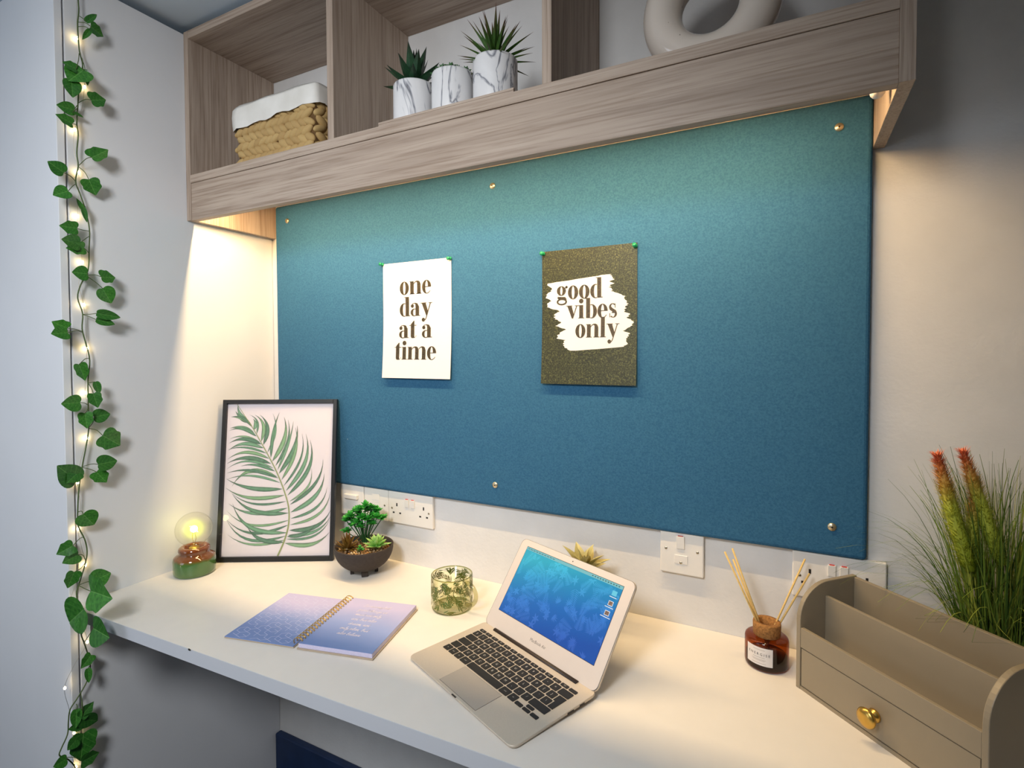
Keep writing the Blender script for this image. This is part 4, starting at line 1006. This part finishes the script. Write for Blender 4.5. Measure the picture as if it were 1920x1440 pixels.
M_reed = plain('reed', rgb(222, 188, 118), .7, var=.08, scale=200)
Ri = Matrix.Rotation(-YAW, 3, 'Z')
for tip in ((1.3135, -.1090, .9420), (1.3255, -.1030, .9480), (1.3260, -.0900, .9240), (1.4410, -.0440, .9290), (1.4485, -.0400, .9030)):
    d = Vector(tip) - Vector((1.3815, -.0755, ZD)); d = Ri @ d
    bt = Vector((-d.x * .16, -d.y * .16, .012))
    MB().tube([bt, d], 0.0017, 8).build('reed', M_reed, rd)
# paper label on the bottle
m = MB(); la0, la1 = math.radians(-172), math.radians(-100)
A = []; Bq = []
for i in range(17):
    a = la0 + (la1 - la0) * i / 16; A.append(((RB + .0003) * math.cos(a), (RB + .0003) * math.sin(a), .0125)); Bq.append(((RB + .0003) * math.cos(a), (RB + .0003) * math.sin(a), .0440))
lbm = m.strip(A, Bq, smooth=True).build('paper_label', M_paper, rd)
def wrap(me, rad, mid, zc):
    for v in me.vertices:
        a = mid + v.co.x / rad; v.co = Vector((rad * math.cos(a), rad * math.sin(a), zc + v.co.y))
me = text_mesh('E N E R G I S E', 0.0060); me.materials.append(M_ink); wrap(me, RB + .0005, (la0 + la1) / 2, .0318); link('lettering', me, lbm)
m = MB()
for z, hw in ((.0395, .010), (.0262, .010), (.0226, .012), (.0208, .010), (.0160, .012)):
    A = []; Bq = []
    for i in range(9):
        a = (la0 + la1) / 2 + hw / RB * (i / 4 - 1); A.append(((RB + .0005) * math.cos(a), (RB + .0005) * math.sin(a), z)); Bq.append(((RB + .0005) * math.cos(a), (RB + .0005) * math.sin(a), z + .0005))
    m.strip(A, Bq)
m.build('small_print', plain('grey_ink', rgb(150, 140, 130), .6), lbm)

# ------------------------------------------------------------------ desk organiser
og = thing('desk_organiser', 'taupe wooden desk organiser with one drawer and brass knob', 'organiser', (1.4275, -0.1265, ZD), math.radians(-43.5))
M_taupe = plain('taupe_paint', rgb(144, 132, 112), 0.42, var=0.02, scale=20)
OW, OD, OH = 0.276, 0.126, 0.1735
oy = [(0, 0), (OD, 0), (OD, OH)] + [(.062 - .062 * math.sin(a), OH - .058 + .058 * math.cos(a)) for a in [math.radians(90 * k / 12) for k in range(13)]]
YZ = Matrix(((0, 0, 1, 0), (1, 0, 0, 0), (0, 1, 0, 0), (0, 0, 0, 1)))
MB().prism(oy, 0, .008, M=YZ).build('side_panel', M_taupe, og, bevel=.0012)
MB().prism(oy, OW - .008, OW, M=YZ).build('side_panel', M_taupe, og, bevel=.0012)
B(.008, OW - .008, OD - .007, OD, 0.0, OH - .002, 'back_panel', M_taupe, og, bevel=.0008)
B(.008, OW - .008, .054, .060, .0735, .149, 'divider', M_taupe, og, bevel=.0008)
B(.008, OW - .008, 0.0008, .0070, .0705, .1035, 'front_panel', M_taupe, og, bevel=.0008)
B(.008, OW - .008, .007, OD - .007, .0690, .0730, 'shelf_floor', M_taupe, og)
B(.008, OW - .008, .001, OD - .007, 0.0, .0055, 'bottom_board', M_taupe, og)
B(.008, OW - .008, .0120, .0128, .0055, .0690, 'dark_gap', M_hole, og)
dr = B(.0094, OW - .0094, 0.0014, .0110, .0072, .0690, 'drawer_front', M_taupe, og, bevel=.0006)
MB().lathe([(0.0001, 0.0), (.0085, 0.0), (.0095, .0015), (.0090, .0045), (.0060, .0065), (.0052, .0095), (.0075, .0125), (.0130, .0145), (.0142, .0175), (.0125, .0205), (.0070, .0225), (0.0001, .0230)], 32, M=Matrix.Translation((OW / 2 - .002, .0013, .0385)) @ Matrix.Rotation(math.radians(90), 4, 'X')).build('knob', M_brass, dr)

# ------------------------------------------------------------------ ornamental grass
gp = thing('grass_plant', 'tall artificial foxtail grass plant behind the taupe organiser', 'plant', (1.6950, -0.0900, ZD))
MB().lathe([(0.0001, 0), (.040, 0), (.048, .09), (.049, .094), (.045, .094), (.043, .084), (.0001, .082)], 36).build('pot', plain('dark_pot', rgb(60, 58, 54), .6), gp)
def gmat(name, a, b):
    t = NT(name); ge = t.n('ShaderNodeNewGeometry'); oi = t.n('ShaderNodeObjectInfo')
    r_ = t.math('FRACT', t.math('ADD', ge.outputs['Random Per Island'], oi.outputs['Random']))
    t.base(t.ramp(r_, [(0.0, a), (0.6, b), (1.0, rgb(150, 156, 62))]), 0.5, 0, 0.3); return t.m
M_grass = gmat('grass_blade', rgb(48, 80, 28), rgb(112, 136, 50))
rs = random.Random(21)
def grass_blade(mm, base, az, lean, L, w_, droop):
    d = Vector((math.cos(az) * lean, math.sin(az) * lean, 1)).normalized(); side = Vector((-math.sin(az), math.cos(az), 0)); 
    ph = rs.uniform(0, 6.28); side = Matrix.Rotation(ph, 3, 'Z') @ side
    p = Vector(base); A = []; Bq = []; n_ = 9
    for i in range(n_ + 1):
        t = i / n_; hw = w_ * (1 - t * .85)
        A.append(p + side * hw); Bq.append(p - side * hw)
        d = (d + Vector((math.cos(az) * droop, math.sin(az) * droop, -droop * 1.1)) * (t ** 1.5) * .55).normalized(); p = p + d * L / n_
        wp = p + gp.location - og.location; dd = wp.x * .688 + wp.y * .725; uu = wp.x * .725 - wp.y * .688
        if wp.z < OH + .006 and -.01 < uu < OW + .01 and dd < OD + .004: p += Vector((.688, .725, 0)) * (OD + .004 - dd)
        if gp.location.y + p.y > -.024: p.y = -.024 - gp.location.y
    mm.strip(A, Bq, smooth=True)
def rand_blade(mm, k):
    a = rs.uniform(0, 6.28); r = 0.038 * math.sqrt(rs.random()); b = (r * math.cos(a), r * math.sin(a), .084)
    az = a + rs.uniform(-.6, .6) if rs.random() < .75 else rs.uniform(0, 6.28)
    far = rs.random()
    if far < .62: grass_blade(mm, b, az, rs.uniform(.02, .24), rs.uniform(.20, .335), rs.uniform(.0011, .0020), rs.uniform(0, .25))
    elif far < .86: grass_blade(mm, b, az, rs.uniform(.12, .40), rs.uniform(.18, .29), rs.uniform(.0010, .0017), rs.uniform(.3, .9))
    else: grass_blade(mm, b, az, rs.uniform(.10, .5), rs.uniform(.18, .32), rs.uniform(.0006, .0011), rs.uniform(.8, 1.8))
for k in range(170):
    mm = MB(); rand_blade(mm, k); mm.build('grass_blade', M_grass, gp)
mm = MB()
for k in range(420): rand_blade(mm, k)
tag(mm.build('grass_tuft', M_grass, gp), kind='stuff')
def foxmat():
    t = NT('foxtail'); tc = t.n('ShaderNodeTexCoord'); s_ = t.n('ShaderNodeSeparateXYZ'); t.l(tc.outputs['Object'], s_.inputs[0])
    f = t.math('ADD', s_.outputs['X'], t.math('MULTIPLY', t.math('SUBTRACT', t.noise(t.coord((40, 400, 400)), 2, 2), .5), .25))
    t.base(t.ramp(f, [(0.0, rgb(140, 156, 36)), (0.55, rgb(196, 200, 74)), (0.78, rgb(222, 172, 88)), (0.94, rgb(212, 112, 72))]), .55); return t.m
M_fox = foxmat()
m = MB()
def fox_r(t): return .060 * max(0.0, math.sin(math.pi * (0.10 + .88 * t) ** .85)) ** .6 * (1 - .30 * t)
def fox_c(t): return Vector((t, .10 * t * t, 0))
for k in range(1500):
    t = rs.uniform(.01, .97); a = rs.uniform(0, 6.28); r0 = fox_r(t)
    rad = Vector((0, math.cos(a), math.sin(a))); p = fox_c(t) + rad * r0 * .8; d = (rad + Vector((rs.uniform(.5, 1.3), 0, 0))).normalized()
    q = p + d * (.035 + .055 * rs.random()); sd = d.cross(rad.cross(Vector((1, 0, 0)))).normalized().cross(d) * .0065
    m.add([p + sd, p - sd, q], [(0, 1, 2)])
m.tube([fox_c(k / 14) for k in range(15)], [max(.006, fox_r(k / 14)) for k in range(15)], 9)
fo = m.build('seed_head', M_fox); fme = fo.data; bpy.data.objects.remove(fo)
def seed_head(base, tipp, roll):
    b_, t_ = Vector(base) - gp.location, Vector(tipp) - gp.location; d = t_ - b_; L = d.length
    o = link('seed_head', fme, gp)
    o.matrix_local = Matrix.Translation(b_) @ d.to_track_quat('X', 'Z').to_matrix().to_4x4() @ Matrix.Rotation(roll, 4, 'X') @ Matrix.Scale(L, 4)
    MB().tube(spline([(b_.x * .3, b_.y * .3, .084), (b_.x * .8, b_.y * .8, b_.z * .6), b_], 4), .0010, 5).build('stalk', M_grass, gp)
seed_head((1.6540, -.118, .975), (1.6050, -.112, 1.148), 0.4)
seed_head((1.6900, -.116, .990), (1.6410, -.105, 1.155), 0.2)
seed_head((1.6620, -.108, .965), (1.6490, -.106, 1.105), 1.0)

# ------------------------------------------------------------------ ivy garland and fairy lights
# positions on the wardrobe's side face: (y, z) a little in front of x = 0
def WS(u, v, x=0.012, front=None):
    d = _fw + _R * ((u - 960) / 1003.3) - _U * ((v - 691.83) / 1003.3)
    t = (x - CAM_LOC.x) / d.x
    p = CAM_LOC + d * t
    if front is None: front = ZD - 0.10 < p.z < ZD + 0.05 and p.y > -0.548
    if front:      # passes in front of the desk's corner
        k = 1.0 if front == 2 else max(0.0, min(1.0, (ZD + 0.05 - p.z) / 0.03, (p.z - ZD + 0.10) / 0.03)); p = p.lerp(CAM_LOC + d * (((-0.562 if front == 2 else -0.548) - CAM_LOC.y) / d.y), k)
    return p
def crop(pts, oy): return [(p[0] / 3.0, oy + p[1] / 3.0) for p in pts]
st = crop([(436, -140), (442, -60), (440, 0), (443, 60), (437, 130), (440, 200), (447, 290), (465, 370), (445, 450), (440, 560), (432, 690), (440, 760), (432, 860), (440, 935), (425, 1020), (450, 1090), (480, 1180), (503, 1290), (501, 1400)], 0)
st += crop([(495, 80), (455, 160), (437, 235), (465, 325), (462, 410), (485, 500), (505, 590), (495, 700), (497, 850), (500, 950), (490, 1040), (465, 1170), (445, 1300), (437, 1440)], 480)
st += crop([(440, 80), (475, 150), (490, 220), (480, 290), (440, 420), (430, 460), (440, 530), (455, 680), (475, 740), (500, 820), (508, 870), (490, 950), (440, 1040), (395, 1110), (385, 1180), (380, 1250), (345, 1330), (335, 1370), (380, 1390), (425, 1440), (430, 1520)], 960)
stem3 = [WS(u, v) for u, v in st]
gl = thing('ivy_garland', 'trailing artificial ivy garland hanging down the wardrobe edge', 'garland', (0.012, -0.515, 0.40))
M_ivy_stem = plain('ivy_stem', rgb(74, 92, 44), .6, var=.15)
def ivymat():
    t = NT('ivy_leaf'); tc = t.n('ShaderNodeTexCoord'); s_ = t.n('ShaderNodeSeparateXYZ'); t.l(tc.outputs['Object'], s_.inputs[0])
    oi = t.n('ShaderNodeObjectInfo'); f = t.noise(t.coord((3, 3, 3)), 3, 4)
    c = t.ramp(f, [(0.3, rgb(34, 92, 26)), (0.7, rgb(70, 138, 48))]); c = t.mix(t.math('MULTIPLY', oi.outputs['Random'], .55), c, rgb(24, 74, 24))
    vein = t.math('LESS_THAN', t.math('ABSOLUTE', s_.outputs['Y']), 0.014)
    ay = t.math('ABSOLUTE', s_.outputs['Y'])
    sv = t.math('LESS_THAN', t.math('ABSOLUTE', t.math('SUBTRACT', t.math('FRACT', t.math('MULTIPLY', t.math('SUBTRACT', s_.outputs['X'], t.math('MULTIPLY', ay, .8)), 4.5)), 0.5)), 0.05)
    c = t.mix(t.math('MULTIPLY', t.math('MAXIMUM', vein, t.math('MULTIPLY', sv, .5)), .45), c, rgb(120, 172, 90))
    t.base(c, 0.36, 0, 0.45); t.b.inputs['Subsurface Weight'].default_value = 0.0
    return t.m
M_ivy = ivymat()
def ivy_mesh(kind):
    outs = {0: [(0, 0), (-.10, .20), (-.02, .42), (.20, .54), (.48, .50), (.72, .34), (1.0, 0)],
            1: [(0, 0), (-.12, .22), (-.06, .46), (.18, .50), (.34, .40), (.50, .52), (.66, .30), (1.0, 0)],
            2: [(0, 0), (-.06, .18), (.06, .36), (.30, .44), (.60, .36), (.80, .22), (1.0, 0)]}[kind]
    m = MB(); vs = []; nn = len(outs)
    mid = [(max(p[0], 0.0) if i else 0, 0, -0.03 * math.sin(math.pi * min(1, max(0, p[0]))) ) for i, p in enumerate(outs)]
    up_ = [(p[0], p[1], 0.16 * p[1] - 0.22 * max(0, p[0] - .5) ** 2 + .02 * math.sin(p[0] * 9)) for p in outs]
    dn = [(p[0], -p[1] * .96, 0.16 * p[1] - 0.22 * max(0, p[0] - .5) ** 2) for p in outs]
    mid = [(x, y_, z - 0.22 * max(0, x - .5) ** 2) for x, y_, z in mid]
    m.strip(mid, up_, smooth=True); m.strip(dn, mid, smooth=True)
    o = m.build('ivy_leaf', M_ivy); md = o.modifiers.new('s', 'SUBSURF'); md.levels = 1; md.render_levels = 1
    dg = bpy.context.evaluated_depsgraph_get(); me = bpy.data.meshes.new_from_object(o.evaluated_get(dg)); bpy.data.objects.remove(o)
    for p in me.polygons: p.use_smooth = True
    return me
IV = [ivy_mesh(0), ivy_mesh(1), ivy_mesh(2)]
# attach point, leaf base, leaf tip (crop pixels), width factor
LV = [(0, [((438, 85), (485, 125), (545, 78), .45), ((440, 125), (512, 150), (585, 207), 1.0), ((438, 150), (508, 168), (463, 222), .4), ((445, 300), (428, 388), (350, 345), .95), ((450, 310), (468, 395), (385, 452), 1.0), ((455, 330), (478, 392), (494, 482), .45), ((440, 455), (402, 455), (410, 547), .75), ((438, 580), (513, 563), (598, 560), 1.0),
          ((440, 590), (415, 620), (318, 588), .8), ((432, 700), (405, 695), (312, 640), .8), ((440, 600), (408, 632), (472, 660), .45), ((445, 930), (515, 885), (610, 838), .7), ((425, 1020), (358, 970), (268, 905), .95), ((445, 940), (500, 1010), (540, 1100), 1.0), ((425, 1035), (383, 1075), (298, 1097), .95), ((478, 1170), (470, 1180), (430, 1115), .4), ((480, 1180), (466, 1165), (490, 1252), .35),
          ((500, 1300), (432, 1285), (332, 1268), .9), ((500, 1330), (445, 1370), (348, 1345), .85), ((495, 1420), (472, 1395), (372, 1395), .75)]),
      (480, [((490, 110), (490, 100), (405, 90), 1.1), ((490, 108), (570, 118), (652, 120), 1.0), ((490, 115), (578, 183), (628, 267), .9), ((468, 328), (545, 322), (680, 347), .55), ((468, 330), (542, 358), (648, 385), .6), ((465, 425), (378, 405), (290, 368), .9), ((465, 430), (380, 432), (288, 437), .95), ((500, 575), (445, 610), (482, 703), .65), ((500, 715), (537, 708), (560, 777), .6), ((500, 720), (525, 775), (552, 855), .75),
            ((490, 835), (450, 825), (345, 832), .95), ((495, 850), (478, 885), (490, 972), .75), ((505, 960), (530, 905), (622, 888), .9), ((500, 970), (578, 1010), (680, 1068), .95), ((465, 1185), (553, 1172), (662, 1150), .85), ((465, 1190), (543, 1215), (600, 1275), .95), ((437, 1290), (428, 1262), (325, 1180), .8), ((437, 1285), (438, 1220), (375, 1278), .9)]),
      (960, [((440, 0), (468, 12), (530, 75), 1.0), ((470, 140), (410, 190), (316, 240), 1.0), ((480, 270), (440, 240), (352, 288), .8), ((480, 285), (418, 338), (380, 432), .75), ((445, 410), (520, 388), (627, 342), .95), ((445, 415), (510, 445), (622, 490), .9), ((440, 520), (472, 545), (376, 628), .8), ((450, 640), (440, 600), (460, 690), .6), ((470, 740), (525, 655), (608, 710), .95), ((500, 830), (512, 805), (455, 882), .75), ((505, 870), (495, 880), (500, 962), .5),
            ((455, 1020), (455, 1150), (530, 1065), .7), ((455, 1025), (465, 1165), (550, 1178), .8), ((430, 1080), (430, 1110), (425, 1218), .6), ((430, 1170), (470, 1185), (385, 1225), .8), ((430, 1240), (470, 1245), (455, 1408), .75), ((400, 1290), (430, 1280), (380, 1340), .9), ((370, 1380), (462, 1405), (563, 1352), .75), ((370, 1385), (372, 1390), (300, 1435), .9)])]
vine = MB().tube(spline(stem3, 4), 0.0014, 6)
rs = random.Random(9)
leaves = []
for oy_, lst in LV:
    for at_, b_, t_, wd in lst:
        xo = 0.016 + rs.uniform(0, .016)
        cz = WS((b_[0] + t_[0]) / 6, oy_ + (b_[1] + t_[1]) / 6, .012, False)
        fq = 2 if ZD - 0.085 < cz.z < ZD + 0.035 and cz.y > -.555 else False
        a3 = WS(at_[0] / 3, oy_ + at_[1] / 3); b3 = WS(b_[0] / 3, oy_ + b_[1] / 3, xo, fq); t3 = WS(t_[0] / 3, oy_ + t_[1] / 3, xo + rs.uniform(-.004, .010), fq)
        leaves.append((b3, t3, wd, fq))
        mdp = (a3 + b3) / 2 + Vector((.004, 0, rs.uniform(-.002, .006)))
        vine.tube(spline([a3, mdp, b3], 4), 0.0008, 5)
vine.build('vine_stem', M_ivy_stem, gl, True)
for k, (b3, t3, wd, fq) in enumerate(leaves):
    X = (t3 - b3); L = X.length; X.normalize()
    nrm = Vector((1, -0.35 + rs.uniform(-.3, .3), rs.uniform(-.1, .45)))
    if fq: nrm = Vector((0.35, -1, 0.1))
    Y = nrm.cross(X).normalized(); Z = X.cross(Y)
    o = link('ivy_leaf', IV[k % 2 if wd > .6 else 2], gl)
    L2 = L / 0.99
    M4 = Matrix((( X.x * L2, Y.x * L2 * wd * 1.12, Z.x * L2, b3.x - gl.location.x), (X.y * L2, Y.y * L2 * wd * 1.12, Z.y * L2, b3.y - gl.location.y), (X.z * L2, Y.z * L2 * wd * 1.12, Z.z * L2, b3.z - gl.location.z), (0, 0, 0, 1)))
    o.matrix_local = M4

fy = thing('fairy_lights', 'warm micro fairy light string twined along the ivy garland', 'lights', (0.008, -0.515, 0.42))
bulbs = crop([(435, 215), (475, 490), (420, 730), (442, 970), (435, 1215)], 0) + crop([(462, 35), (470, 275), (488, 520), (480, 770), (490, 1025), (435, 1275)], 480) + crop([(438, 95), (478, 298), (395, 543), (490, 715), (363, 990), (415, 1240), (425, 1432)], 960)
wire = []
b3 = [WS(u, v, 0.0075, None if k != 14 else 2) for k, (u, v) in enumerate(bulbs)]
b3[14] = Vector((0.020, -0.519, 0.655))
path = [WS(145, -30, .0075)]
for i, p in enumerate(b3):
    if i: q = (p + b3[i - 1]) / 2; path.append(q + Vector((0, rs.uniform(-.008, .008), 0)))
    path.append(p)
MB().tube(spline(path, 6), 0.00035, 5).build('wire', M_steel, fy, True)
M_fairy = emissive('fairy_bulb_glow', (1.0, 0.74, 0.34, 1), 42)
bm_ = None
for p in b3:
    if bm_ is None:
        o = MB().sphere((0, 0, 0), 0.0023, 10, 8, (1, 1, 1.5)).build('bulb', M_fairy, fy); bm_ = o.data
    else: o = link('bulb', bm_, fy)
    o.location = p - fy.location + Vector((.0015, 0, 0))
